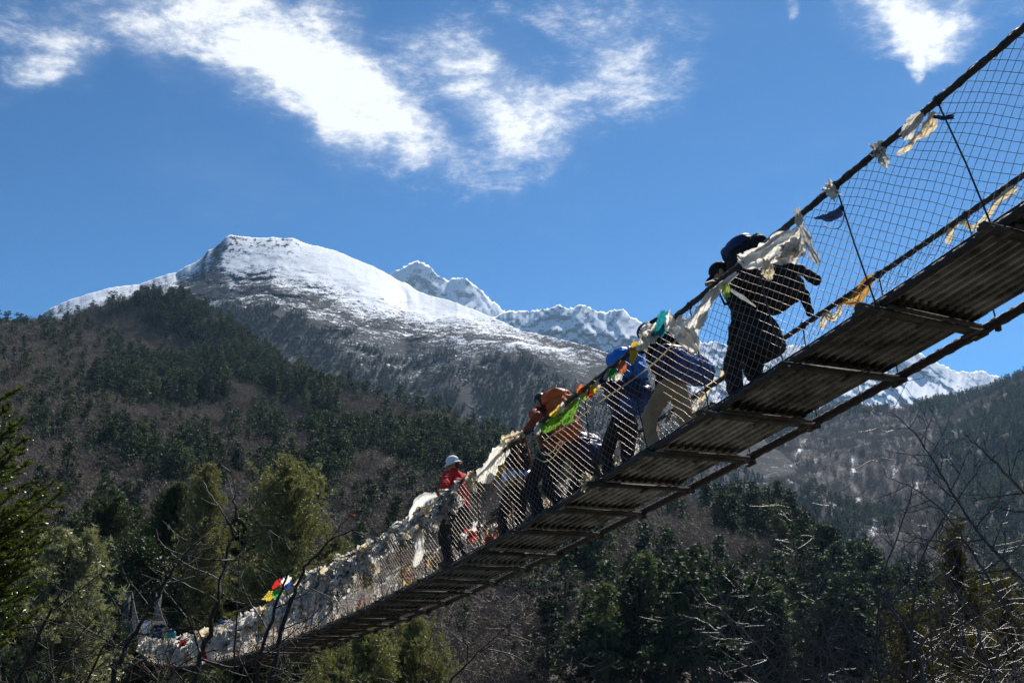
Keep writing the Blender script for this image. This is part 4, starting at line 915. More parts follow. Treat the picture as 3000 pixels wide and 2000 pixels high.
def cloth(label, pts, col, o=RO, cat='scarf', name='khata_scarf', fold=.5, crump=.25, nv=15, out=-.04, seed=None, group=None, sub=9):
    """scarf or flag along photo points (px, py, width px) on the rope's upright plane"""
    seed = seed or int(abs(pts[0][0]*7+pts[0][1])); r = np.random.default_rng(seed)
    pts = np.array(pts, float); m = len(pts); tt = np.linspace(0, m-1, (m-1)*sub+1)
    W3 = np.array([onplane(a, b, o)[0] for a, b, _ in pts]); D = np.linalg.norm(W3, axis=1); wid = pts[:, 2]/F*D
    C = np.stack([np.interp(tt, np.arange(m), W3[:, i]) for i in range(3)], -1); w = np.interp(tt, np.arange(m), wid)
    for _ in range(2): C[1:-1] = C[1:-1]*.5+(C[:-2]+C[2:])*.25
    T = np.gradient(C, axis=0); T /= np.linalg.norm(T, axis=1)[:, None]; view = -C/np.linalg.norm(C, axis=1)[:, None]
    S = np.cross(T, view); S /= np.linalg.norm(S, axis=1)[:, None]; Nn = np.cross(S, T)
    tw = .7*fbm(tt*.4+seed % 31, tt*0, 2, seed); S2 = S*np.cos(tw)[:, None]+Nn*np.sin(tw)[:, None]; N2 = np.cross(S2, T)
    v = np.linspace(-.5, .5, nv); k = r.uniform(1.5, 2.6)
    f_ = np.sin(v[None, :]*np.pi*2*k+tt[:, None]*.5+r.random()*6)*.5+fbm(tt[:, None]*.9+v*0, v[None, :]*4+tt[:, None]*.1, 3, seed+1)
    sgn = -1 if o < .5 else 1
    P = C[:, None, :]+S2[:, None, :]*(w[:, None]*v)[..., None]+N2[:, None, :]*(f_*w[:, None]*fold*.5)[..., None]+BN*(out)
    for ax in range(3): P[..., ax] += crump*w[:, None]*(.5*fbm(tt[:, None]*1.3+seed % 53+v*0, v[None, :]*5, 3, seed+5+ax)+.34*fbm(tt[:, None]*5+seed % 41+v*0, v[None, :]*9, 3, seed+8+ax))
    P[:, 0] += S2*(w*min(.22, crump*.5)*fbm(tt*4, tt*0+3, 3, seed+2))[:, None]; P[:, -1] += S2*(w*min(.22, crump*.5)*fbm(tt*4, tt*0+9, 3, seed+3))[:, None]
    P[-1] += r.normal(0, min(.3, crump*.5), (nv, 1))*T[-1]*w[-1]; P[0] += r.normal(0, min(.2, crump*.3), (nv, 1))*T[0]*w[0]
    V, Fq = sheet(P); c0 = V.mean(0)
    ob = link(name, mesh_of(name, V-c0, Fq, True, [CLOTH[col]]), loc=tuple(c0)); return tag(ob, label, cat, group)
FR_ = WD-RO
cloth('long pale crumpled scarf wrapped on the rail in front of the dark porter', [(2352, 672, 20), (2335, 700, 45), (2290, 722, 70), (2245, 752, 62), (2195, 765, 46), (2172, 756, 18)], 'white', fold=.8)
cloth('silvery shredded scarf end bunched beside the dark porter pack', [(2350, 700, 30), (2340, 735, 62), (2320, 755, 55), (2290, 765, 25)], 'grey', fold=.9, crump=.6)
cloth('frayed cream tassel hanging from the rail below the dark porter', [(2255, 765, 26), (2262, 795, 34), (2266, 822, 12)], 'cream', crump=.5)
cloth('twisted grey scarf knotted twice and dangling against the open sky', [(2345, 612, 16), (2352, 650, 26), (2358, 668, 12), (2372, 702, 36), (2384, 728, 12), (2398, 752, 24), (2408, 776, 14)], 'grey', fold=.8)
cloth('long white scarf draped down from the rail left of the dark porter', [(2170, 800, 14), (2120, 842, 22), (2090, 872, 34), (2068, 915, 44), (2050, 945, 40), (2025, 975, 46), (2012, 1000, 40)], 'white', fold=.8)
cloth('bulging white scarf knot between the dark porter and the blue duffel', [(1990, 922, 40), (1985, 960, 62), (2020, 985, 66), (2040, 1010, 44), (2055, 1028, 16)], 'white', fold=.9, crump=.5)
cloth('small pale green flag lit through beside the dark porter', [(2135, 832, 20), (2136, 850, 24), (2140, 874, 18)], 'lime', cat='prayer flag', name='prayer_flag')
cloth('thin pale ribbon trailing under the dark porter pack', [(2150, 850, 8), (2185, 872, 12), (2225, 900, 4)], 'white', name='ribbon', cat='ribbon')
cloth('torn navy blue flag fluttering to the left against the sky', [(2475, 605, 8), (2468, 625, 30), (2440, 640, 34), (2415, 640, 14), (2395, 642, 4)], 'navy', cat='prayer flag', name='prayer_flag')
cloth('fluffy white knot of cloth on the rail under the open sky', [(2432, 548, 22), (2445, 560, 40), (2462, 578, 22)], 'white', crump=.9, fold=1.0)
cloth('grey tufted knot with a ragged dark tail on the upper rail', [(2568, 432, 18), (2583, 440, 36), (2596, 465, 24), (2606, 492, 14)], 'grey', crump=.8, fold=.9)
cloth('grey scarf stretched against the upper rail, highest of the large scarves', [(2712, 335, 20), (2690, 358, 44), (2672, 392, 46), (2655, 408, 24)], 'grey', fold=.5)
cloth('beige scarf with a long curling tail below the upper rail', [(2742, 330, 14), (2738, 365, 38), (2722, 392, 26), (2692, 408, 14), (2672, 438, 20), (2640, 456, 10)], 'cream', fold=.6)
cloth('small blue grey flag tip sticking out right of the upper rail knot', [(2745, 345, 8), (2775, 350, 12), (2806, 344, 14)], 'navy', cat='prayer flag', name='prayer_flag')
cloth('yellow ribbon wound round the far handrail at the right edge', [(2975, 548, 22), (2945, 572, 26), (2922, 590, 16), (2895, 630, 16), (2868, 662, 16), (2845, 668, 14), (2808, 642, 18)], 'cream', FR_, name='ribbon', cat='ribbon', out=0, fold=.3)
cloth('yellow ribbon end hanging in a fold from the far handrail', [(2808, 642, 20), (2792, 660, 24), (2782, 690, 20), (2776, 716, 10)], 'cream', FR_, name='ribbon', cat='ribbon', out=0, fold=.3)
cloth('ochre scarf spiralling down the far handrail above the second crossbeam', [(2562, 805, 16), (2545, 822, 30), (2525, 852, 36), (2505, 880, 32), (2470, 884, 22), (2455, 880, 14)], 'ochre', FR_, out=0, fold=.4)
cloth('cream scarf loop hanging below the ochre scarf on the far handrail', [(2462, 882, 14), (2458, 915, 16), (2440, 936, 16), (2418, 918, 20), (2412, 945, 16), (2408, 965, 10)], 'cream', FR_, out=0, fold=.4)
cloth('white tattered scarf on the far handrail behind the dark porter legs', [(2140, 1072, 18), (2130, 1092, 26), (2112, 1112, 18), (2075, 1132, 14), (2058, 1160, 22), (2040, 1180, 12)], 'cream', FR_, out=0, crump=.5)
cloth('short cream rag on the far handrail right of the khaki trousers', [(2030, 1165, 18), (2036, 1185, 24), (2032, 1205, 14)], 'white', FR_, out=0, crump=.5)
cloth('teal mesh cloth hung over the rail beside the blue duffel porter', [(1958, 912, 20), (1952, 935, 34), (1944, 965, 38), (1938, 988, 20)], 'teal', name='cloth_strip', cat='cloth')
cloth('shaggy white knot of rags left of the teal cloth', [(1925, 955, 24), (1908, 970, 46), (1905, 990, 42), (1918, 1006, 18)], 'white', crump=.9, fold=1.0)
cloth('bright yellow flag on the rail under the shaggy white knot', [(1872, 1000, 16), (1868, 1022, 28), (1862, 1050, 22), (1858, 1066, 10)], 'yellow', cat='prayer flag', name='prayer_flag')
cloth('small pale flag beside the bright yellow flag', [(1888, 1000, 12), (1884, 1018, 22), (1872, 1022, 12)], 'white', cat='prayer flag', name='prayer_flag')
cloth('orange flag scrap in front of the blue covered pack', [(1835, 1058, 14), (1832, 1078, 32), (1826, 1094, 14)], 'orange', cat='prayer flag', name='prayer_flag')
cloth('thick green flag with dark printed marks sagging before the orange pack', [(1700, 1172, 14), (1690, 1192, 30), (1668, 1222, 38), (1630, 1240, 32), (1604, 1258, 34), (1590, 1248, 12)], 'print', fold=.8, crump=.5, cat='prayer flag', name='prayer_flag', nv=11)
cloth('yellow flag showing above the printed green flag', [(1652, 1188, 14), (1645, 1208, 28), (1628, 1224, 26)], 'yellow', cat='prayer flag', name='prayer_flag')
cloth('white flag scrap above the yellow and green flags', [(1660, 1180, 10), (1652, 1198, 18), (1648, 1208, 10)], 'white', cat='prayer flag', name='prayer_flag')
cloth('grey limp flag end at the left of the printed green flag', [(1588, 1240, 16), (1583, 1262, 20), (1580, 1275, 16)], 'grey', cat='prayer flag', name='prayer_flag')
for k, (x, y, col, lb) in enumerate(((1708, 1138, 'orange', 'tiny orange flag scrap highest up the rail from the orange pack'), (1722, 1160, 'lime', 'small light green flag in the string before the navy pack'), (1738, 1148, 'red', 'small red flag in the string before the navy pack'), (1748, 1140, 'yellow', 'small yellow flag in the string before the navy pack'),
        (1762, 1122, 'cream', 'small cream flag in the string before the navy pack'), (1778, 1112, 'navy', 'small navy flag in the string before the navy pack'), (1790, 1100, 'grey', 'small grey flag in the string before the navy pack'), (1803, 1092, 'green', 'small deep green flag below the bright blue cover'), (1818, 1104, 'white', 'small white flag below the bright blue cover'))):
    cloth(lb, [(x+8, y-10, 10), (x+2, y, 24), (x-8, y+14, 14)], col, cat='prayer flag', name='prayer_flag', crump=.6)
cloth('frayed cream cord of cloth running beside the orange jacketed trekker hand', [(1545, 1272, 16), (1520, 1280, 24), (1495, 1285, 28), (1478, 1300, 18)], 'cream', crump=.8)
cloth('long white scarf slanting down the mesh before the yellow sleeved trekker', [(1490, 1296, 34), (1478, 1322, 46), (1455, 1350, 36), (1440, 1372, 46), (1425, 1395, 56), (1408, 1408, 20)], 'white', fold=.6)
cloth('cream knot with loose tail right of the red shirted walker', [(1392, 1382, 18), (1385, 1398, 34), (1390, 1420, 26), (1400, 1440, 10)], 'cream', crump=.7)
cloth('white rag ball on the deck edge below the orange trekker boots', [(1722, 1400, 24), (1735, 1415, 40), (1732, 1432, 24)], 'cream', .0, crump=.9, fold=1.0)
cloth('white rag caught in the mesh beside the navy backed trekker legs', [(1868, 1298, 16), (1860, 1325, 24), (1845, 1345, 26), (1838, 1358, 12)], 'white', FR_, crump=.7, out=0)
cloth('large white scarf billowing in an arch above the rail', [(1288, 1462, 34), (1262, 1462, 44), (1238, 1474, 42), (1224, 1500, 36), (1215, 1530, 22)], 'white', fold=.35, crump=.15)
cloth('cream inner fold of the large billowing scarf', [(1275, 1480, 20), (1252, 1500, 30), (1232, 1528, 22)], 'cream', fold=.6)
cloth('narrow grey white scarf hanging straight down the mesh', [(1232, 1545, 20), (1238, 1580, 24), (1236, 1615, 26), (1226, 1648, 18), (1220, 1660, 6)], 'white', fold=.4)
cloth('red and white rag string in the mesh under the red shirted walker', [(1368, 1558, 14), (1385, 1555, 20), (1393, 1570, 24), (1388, 1582, 12)], 'red', .1, crump=.7)
cloth('pale rag string in the mesh under the red shirted walker', [(1400, 1528, 12), (1395, 1550, 18), (1378, 1562, 14), (1362, 1570, 14)], 'white', .1, crump=.6)
cloth('cream rag bundle low on the mesh left of the red shirted walker legs', [(1312, 1590, 20), (1302, 1605, 34), (1296, 1618, 18)], 'cream', FR_, crump=.8, out=0)
cloth('long faded yellow scarf slanting off the heaped flags', [(978, 1660, 14), (965, 1685, 24), (948, 1710, 30), (932, 1728, 26)], 'cream', fold=.3, out=-.16)
cloth('long off white scarf falling down the mesh below the yellow scarf', [(975, 1690, 14), (962, 1720, 24), (948, 1758, 30), (936, 1790, 22)], 'white', fold=.4, out=-.14)
cloth('grey white scarf end hanging to the deck edge', [(912, 1795, 14), (922, 1815, 20), (930, 1832, 14)], 'white', fold=.4, out=-.1)
for x, y, w_, col, lb in ((840, 1712, 26, 'red', 'bright red flag above the green one of the five coloured flags'), (814, 1744, 30, 'yellow', 'bright yellow flag at the left of the five coloured flags'), (838, 1733, 26, 'green', 'bright green flag between the yellow and red flags'), (870, 1720, 26, 'blue', 'deep blue flag at the right of the five coloured flags'), (862, 1700, 22, 'white', 'clean white flag behind the deep blue flag')):
    cloth(lb, [(x+10, y-12, w_*.7), (x, y, w_), (x-12, y+14, w_*.8)], col, out=-.2, cat='prayer flag', name='prayer_flag', fold=.3, crump=.15)
cloth('turquoise scrap among the heaped flags', [(972, 1725, 8), (970, 1738, 12), (966, 1750, 8)], 'teal', out=-.12, cat='prayer flag', name='prayer_flag')
# cords: the string of the coloured flags, loose loops round the orange trekker
def cord(label, pts, rad=.006, o=RO, m=None):
    P = np.array([onplane(a, b, o)[0] for a, b in pts])+BN*-.03; c0 = P.mean(0); tt = np.linspace(0, len(P)-1, len(P)*4); C = np.stack([np.interp(tt, np.arange(len(P)), P[:, i]) for i in range(3)], -1)
    for _ in range(2): C[1:-1] = C[1:-1]*.5+(C[:-2]+C[2:])*.25
    g = G(); g.tube(C-c0, rad, 5); ob = g.build('cord', m or CLOTH['cream'], None, True, loc=tuple(c0)); tag(ob, label, 'cord')
cord('long frayed cord slanting across the mesh under the small coloured flags', [(2000, 985), (1930, 1060), (1850, 1120), (1780, 1165), (1700, 1225), (1600, 1290)], .009)
cord('loose pale cord looping before the orange trekker trousers', [(1580, 1290), (1585, 1320), (1605, 1335), (1630, 1320), (1640, 1300), (1650, 1290)])
cord('second loose cord sagging lower before the orange trekker trousers', [(1575, 1340), (1600, 1355), (1630, 1340), (1645, 1310), (1660, 1295)])
cord('thin dark cord looping under the torn navy flag', [(2480, 605), (2482, 640), (2470, 670), (2440, 672), (2420, 660)], .004, RO, M_cable)
# ------------------------------------------------------------------ near trees and bushes
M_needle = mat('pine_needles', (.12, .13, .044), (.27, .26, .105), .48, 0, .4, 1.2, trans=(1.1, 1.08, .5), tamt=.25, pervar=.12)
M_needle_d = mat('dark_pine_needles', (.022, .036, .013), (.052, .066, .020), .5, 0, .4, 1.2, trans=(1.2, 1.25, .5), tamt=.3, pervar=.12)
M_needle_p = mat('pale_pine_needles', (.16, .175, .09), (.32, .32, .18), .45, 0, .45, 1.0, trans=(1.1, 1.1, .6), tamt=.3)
M_juniper = mat('juniper_foliage', (.030, .034, .010), (.075, .066, .017), .55, 0, .35, 3.0, trans=(1.3, 1.15, .4), tamt=.4)
M_leaf = mat('leathery_leaves', (.018, .034, .016), (.04, .058, .026), .5, 0, .25, 4.0, trans=(1.2, 1.25, .5), tamt=.2)
M_fir = mat('fir_needles', (.045, .072, .020), (.095, .120, .032), .36, 0, .55, 6.0, trans=(1.3, 1.25, .4), tamt=.28)
M_twig = mat('grey_twig_bark', (.020, .017, .015), (.055, .046, .040), .5, 0, .18, 25, bump=.4)
M_twig2 = mat('brown_twig_bark', (.032, .025, .020), (.10, .08, .068), .38, 0, .5, 25, bump=.4)
M_dry = mat('dry_orange_leaf', (.34, .11, .03), (.22, .07, .02), .6, nscale=40, trans=(1, .9, .8), tamt=.4)
def tufts(P, Dr, L, wd, nb, rng, spread=.95, droop=0.0):
    m = len(P); d = Dr[:, None, :]+rng.normal(size=(m, nb, 3))*spread; d /= np.linalg.norm(d, axis=-1, keepdims=True); d[..., 2] -= droop
    s = np.cross(d, rng.normal(size=(m, nb, 3))); s /= np.linalg.norm(s, axis=-1, keepdims=True)+1e-9
    l = L*(.6+.7*rng.random((m, nb, 1))); b = P[:, None, :]+rng.normal(size=(m, nb, 3))*L*.12
    V = np.stack([b-s*wd, b+s*wd, b+d*l], 2).reshape(-1, 3); return V, np.arange(len(V)).reshape(-1, 3)
def big_pine(seed, H, R, base=.22, dense=1.0, nb=11, tl=.25, tw=.028):
    rng = np.random.default_rng(seed); tr = G(); zz = np.linspace(-1, H, 14); tr.tube(np.stack([.15*fbm(zz*.2, zz*0, 2, seed), .15*fbm(zz*.2, zz*0+5, 2, seed), zz], -1), np.interp(zz, [-1, H], [.34, .03]), 8)
    TP, TD = [], []; lim = G(); z = H*base
    while z < H*.985:
        f = (z-H*base)/(H*(1-base)); rad = R*(1-f)**.62*(.84+.2*math.sin(f*14+seed))*(.8+.4*rng.random())+.2
        for b in range(int(rng.integers(4, 7))):
            if rng.random() < .12: continue
            a = rng.random()*6.283; L = rad*rng.uniform(.55, 1.15); up = .12+.75*f+rng.normal(0, .1); n_ = max(4, int(L/.45))
            tt = np.linspace(0, 1, n_+2); x = tt*L; dz = up*x-.28*np.sin(tt*np.pi*.8)*L*.25+.22*L*tt**2.2
            Pb = np.stack([math.cos(a)*x, math.sin(a)*x, z+dz], -1)+rng.normal(0, .05, (n_+2, 3)); lim.tube(Pb, np.interp(tt, [0, 1], [.05+.012*L, .012]), 4, False)
            for i in range(1, n_+2):
                ax = unit(Pb[i]-Pb[i-1]); side = unit(np.cross(ax, [0, 0, 1]))
                for k in range(2):
                    if rng.random() < .22: continue
                    off = side*rng.normal(0, .42)*(1.15-tt[i]*.6)*min(L, 2.2)+np.array([0, 0, abs(rng.normal(0, .12))]); cl = Pb[i]+off-ax*rng.random()*.4; dd = unit(ax*.6+off*.9+np.array([0, 0, .6]))
                    for q_ in range(7): TP.append(cl+rng.normal(0, .17, 3)); TD.append(dd)
        z += rng.uniform(.38, .62)*(1.15-.4*f)
    V, Fc = tufts(np.array(TP), np.array(TD), tl, tw, nb, rng); return (V, Fc), lim, tr
PINES = {}
def pine_tree(label, px, pytop, Y, kind='mid', rot=0.0, sxy=1.0, m=None, group='tall pines on the far bank'):
    if kind not in PINES:
        a = dict(mid=(21, 27, 5.8, .3, .95), slim=(22, 26, 4.6, .3, .95), broad=(23, 25, 7.0, .3, .95))[kind]; c, l, t = big_pine(*a); PINES[kind] = (c, l, t, a[1])
    c, l, t, H0 = PINES[kind]; top = at(px, pytop, Y); zg = float(ground_z(top[0], top[1])) if Y < 140 else top[2]-26; H = top[2]-zg; m = m or M_needle
    key = (kind, m.name)
    if key not in PINES: PINES[key] = (mesh_of('crown', c[0], c[1], False, [m]), l.mesh('limb', M_bark, True), t.mesh('trunk', M_bark, True))
    mc, ml, mt = PINES[key]; o = thing('pine_tree', label, 'tree', (top[0], top[1], zg), group); k = H/H0; o.scale = (k*sxy, k*sxy, k); o.rotation_euler = (0, 0, rot)
    link('crown', mc, o); tk = link('trunk', mt, o); link('limbs', ml, tk, kind='stuff'); return o
pine_tree('tall sunlit olive green pine rising behind the flag covered handrail', 855, 1345, 74, 'broad', 0.4, 1.08)
pine_tree('tall olive pine with a twin pointed top behind the bare branches', 612, 1372, 80, 'mid', 2.0, .95)
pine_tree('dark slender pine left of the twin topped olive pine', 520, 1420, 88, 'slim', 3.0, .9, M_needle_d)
pine_tree('low bright pine just left of the rail heaped with flags', 985, 1575, 86, 'broad', 1.0, .9)
pine_tree('yellow green pine under the bridge deck, right of the pair', 1200, 1815, 58, 'broad', 2.6, .85, M_needle)
pine_tree('yellow green pine under the bridge deck, left of the pair', 1085, 1850, 54, 'mid', 5.0, .95, M_needle)
pine_tree('small pine peeping below the deck, lowest of the yellow green ones', 985, 1915, 52, 'broad', 4.0, .8, M_needle)
pine_tree('pale yellow green pine behind the close fir branches', 215, 1585, 46, 'mid', 1.2, 1.05, M_needle_p)
pine_tree('pale short pine at the lower left behind bare twigs', 60, 1700, 44, 'broad', 3.3, .9, M_needle_p)
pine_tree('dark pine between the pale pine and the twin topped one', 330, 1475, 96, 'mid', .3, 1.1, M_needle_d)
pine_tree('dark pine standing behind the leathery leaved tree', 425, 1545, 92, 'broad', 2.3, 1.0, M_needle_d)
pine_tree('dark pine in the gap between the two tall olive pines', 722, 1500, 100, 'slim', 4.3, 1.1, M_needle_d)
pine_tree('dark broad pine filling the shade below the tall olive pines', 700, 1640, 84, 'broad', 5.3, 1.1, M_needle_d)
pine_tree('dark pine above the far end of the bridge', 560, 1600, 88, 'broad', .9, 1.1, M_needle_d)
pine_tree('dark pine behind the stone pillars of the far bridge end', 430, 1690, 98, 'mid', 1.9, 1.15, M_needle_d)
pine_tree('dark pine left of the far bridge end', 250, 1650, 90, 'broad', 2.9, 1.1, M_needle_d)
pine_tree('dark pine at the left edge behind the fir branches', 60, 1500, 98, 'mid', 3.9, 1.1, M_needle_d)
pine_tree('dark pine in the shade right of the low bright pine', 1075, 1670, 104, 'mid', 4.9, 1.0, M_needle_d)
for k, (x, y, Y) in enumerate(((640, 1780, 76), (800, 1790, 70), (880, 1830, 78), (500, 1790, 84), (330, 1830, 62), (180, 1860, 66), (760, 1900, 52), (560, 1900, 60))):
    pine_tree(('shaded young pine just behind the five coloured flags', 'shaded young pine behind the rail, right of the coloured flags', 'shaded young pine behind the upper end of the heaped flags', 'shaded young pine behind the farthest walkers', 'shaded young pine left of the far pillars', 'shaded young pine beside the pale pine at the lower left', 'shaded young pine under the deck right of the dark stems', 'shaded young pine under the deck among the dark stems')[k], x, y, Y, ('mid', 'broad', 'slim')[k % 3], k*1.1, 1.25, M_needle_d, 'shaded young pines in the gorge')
def leafy_tree(label, px, pytop, Y, R, m, n=2600, leaf=.16, name='leafy_tree', squash=.8, colw=1.0):
    rng = np.random.default_rng(int(px)); top = at(px, pytop, Y); zg = float(ground_z(top[0], top[1])); H = top[2]-zg; o = thing(name, label, 'tree', (top[0], top[1], zg))
    t = G(); C = []; t.tube([(0, 0, -.6), (.1, 0, H*.3), (0, .1, H*.62), (.05, 0, H*.9)], [.05*R+.06, .045*R+.05, .03*R+.03, .02], 7)
    for k in range(46):
        f = rng.random()**.8; r = R*colw*math.sin(math.pi*min(1, .18+.86*(1-f)))**.8*rng.random()**.5; a = rng.random()*6.283; z = H-.1*R-f*min(H*.8, R*2.6); C.append((r*math.cos(a), r*math.sin(a), z))
        t.tube([(0, 0, max(.5, z-R*.8)), (r*math.cos(a)*.6, r*math.sin(a)*.6, z-.25*R), (r*math.cos(a), r*math.sin(a), z)], [.02*R+.01, .012*R+.008, .006], 4, False)
    C = np.array(C); q = R*.27*(.7+.6*rng.random((46, 1))); V, Fc = tri_cloud(C, np.concatenate([q, q, q*squash], 1), n//46, leaf, rng, .9)
    t.build('trunk', M_bark, o, True); link('crown', mesh_of('crown', V, Fc, False, [m]), o); return o
leafy_tree('dark tree with glossy leathery leaves left of the bare branches', 420, 1560, 80, 4.4, M_leaf, 14000, .17)
leafy_tree('dark glossy leaved tree beside the pale pine', 300, 1580, 82, 4.0, M_leaf, 14000, .17)
for k, (lb, x, y, Y, R, m) in enumerate((('olive bush on the bank at the foot of the far pillars', 330, 1875, 60, 2.2, M_needle_p), ('dark bush right of the far pillars under the deck', 440, 1935, 60, 2.4, M_leaf), ('dark bush left of the far pillars', 270, 1905, 63, 2.4, M_leaf), ('brownish bush on the left bank beside the pale pine', 235, 1800, 66, 2.2, M_juniper), ('dark bush behind the far pillars', 370, 1800, 80, 2.5, M_leaf), ('dark bush at the bottom left under the bare twigs', 150, 1950, 40, 2.4, M_leaf), ('shaded bush below the low end of the deck', 560, 1965, 50, 2.2, M_leaf), ('shaded bush at the bottom beside the dark stems', 690, 1965, 46, 2.2, M_leaf))):
    leafy_tree(lb, x, y, Y, R, m, 5200, .2, 'bush')
def juniper(label, px, pytop, Y, R, seed):
    """columnar: sprays of scale leaves set close round upright limbs"""
    rng = np.random.default_rng(seed); top = at(px, pytop, Y); zg = float(ground_z(top[0], top[1])); H = top[2]-zg; o = thing('juniper_tree', label, 'tree', (top[0], top[1], zg), 'junipers in the thicket')
    t = G(); TP, TD = [], []; t.tube([(0, 0, -.6), (.05, 0, H*.4), (0, .05, H*.9)], [.16, .11, .02], 7)
    for k in range(int(300*R)):
        z = H*(1-rng.random()**.8*.8); f = (H-z)/H; r = R*min(1, .12+2.1*f)*rng.uniform(.45, 1.1)*(.75+.35*math.sin(z*2.1+k % 3)); a = rng.random()*6.283
        p = np.array([r*math.cos(a), r*math.sin(a), z]); d = unit([math.cos(a)*.55, math.sin(a)*.55, 1.0]); t.tube([p*[.2, .2, 1]-[0, 0, .5], p*[.8, .8, 1]-[0, 0, .1], p], [.018, .012, .005], 4, False)
        for j in range(16): TP.append(p+d*rng.uniform(-.25, .3)+rng.normal(0, .085, 3)); TD.append(d)
    V, Fc = tufts(np.array(TP), np.array(TD), .13, .011, 6, rng, .55); t.build('trunk', M_bark, o, True); link('crown', mesh_of('crown', V, Fc, False, [M_juniper]), o)
juniper('olive brown pointed juniper standing behind the right hand thicket', 2785, 1560, 24, 1.55, 5)
juniper('lower olive juniper right of the pointed one', 2935, 1700, 23, 1.3, 6)
juniper('low broad juniper left of the pointed one', 2655, 1790, 22, 1.3, 7)
juniper('lowest juniper at the right bottom corner', 2870, 1850, 20, 1.2, 8)
# close fir at the left edge
fo = thing('fir_tree', 'close dark fir reaching glossy needled branches in from the left edge', 'tree', tuple(at(-420, 1900, 7.4)*[1, 1, 0]+[0, 0, float(ground_z(-4.6, 7.4))])); FL = np.array(fo.location)
g = G(); g.tube([(0, 0, -.3), (.05, 0, 2.5), (0, .05, 5.5), (.03, 0, 8.5)], [.16, .13, .08, .02], 9); g.build('trunk', M_bark, fo, True)
rng = np.random.default_rng(9)
def fir_branch(tip, base, width):
    P0, P1 = base, tip; L = np.linalg.norm(P1-P0); tt = np.linspace(0, 1, 12); ax = unit(P1-P0)
    C = P0+(P1-P0)*tt[:, None]+np.array([0, 0, 1.])*(-.13*L*np.sin(tt*np.pi))[:, None]; g = G(); g.tube(C-FL, np.interp(tt, [0, 1], [.016, .004]), 5); N_P, N_D = [], []
    side = unit(np.cross(ax, [0, 0, 1])+rng.normal(0, .15, 3))
    def clothe(A, B, k):
        n_ = int(np.linalg.norm(B-A)*k); t_ = rng.random(n_)[:, None]; x = unit(B-A); r = rng.normal(size=(n_, 3)); r -= (r@x)[:, None]*x; r /= np.linalg.norm(r, axis=1)[:, None]; r[:, 2] = r[:, 2]*.7+.25
        N_P.append(A+(B-A)*t_); N_D.append(r*.85+x*.55)
    for i in range(2, 12): clothe(C[i-1], C[i], 900)
    for i in range(2, 12):
        for e in (-1, 1):
            if rng.random() < .12: continue
            l = width*(1.08-tt[i])*rng.uniform(.7, 1.15)+.04; d = unit(side*e+ax*.95+np.array([0, 0, rng.normal(.08, .12)])); p = C[i]+rng.normal(0, .008, 3); q = p+d*l+[0, 0, .05*l]
            g.tube([p-FL, (p+q)/2-FL-[0, 0, .015*l], q-FL], [.005, .004, .0025], 4, False); clothe(p, q, 950)
            if l > .2:
                for f in (.4, .68):
                    for e2 in (-1, 1):
                        p2 = p+(q-p)*f; q2 = p2+unit(d+side*e2*.7*e+ax*e2*.5)*l*.36; g.tube([p2-FL, q2-FL], [.003, .002], 3, False); clothe(p2, q2, 900)
    Pn, Dn = np.concatenate(N_P), np.concatenate(N_D); Dn /= np.linalg.norm(Dn, axis=1)[:, None]
    s = np.cross(Dn, rng.normal(size=Dn.shape)); s /= np.linalg.norm(s, axis=1)[:, None]; l = (.022+.010*rng.random(len(Pn)))[:, None]
    V = np.stack([Pn-s*.003, Pn+s*.003, Pn+s*.0022+Dn*l, Pn-s*.0022+Dn*l], 1).reshape(-1, 3)-FL
    b = g.build('branch', M_bark, fo, True); link('needles', mesh_of('needles', V, np.arange(len(V)).reshape(-1, 4), False, [M_fir]), b, kind='stuff')
for k, (x, y, wd) in enumerate(((45, 1145, .16), (30, 1195, .2), (62, 1232, .2), (68, 1290, .24), (40, 1330, .24), (74, 1362, .26), (96, 1410, .28), (182, 1440, .26), (120, 1455, .26), (150, 1418, .2), (62, 1480, .3), (124, 1512, .28), (108, 1560, .3), (132, 1592, .26), (70, 1620, .3), (92, 1655, .3), (36, 1700, .3), (100, 1712, .24), (60, 1752, .26), (112, 1790, .2), (20, 1560, .3), (-10, 1420, .3), (-20, 1660, .3), (-5, 1280, .26), (10, 1800, .3), (25, 1260, .22), (15, 1380, .28), (30, 1450, .3), (0, 1500, .3), (40, 1530, .3), (55, 1580, .3), (20, 1620, .3), (50, 1665, .3), (5, 1740, .3), (-30, 1330, .3), (-30, 1560, .3), (35, 1800, .26))):
    Y = 7.0+rng.uniform(-.55, .75); tip = at(x, y, Y); base = np.array([FL[0]+.05, FL[1]+rng.uniform(-.2, .2), tip[2]+rng.uniform(-.42, -.12)]); fir_branch(tip, base, wd*1.45)
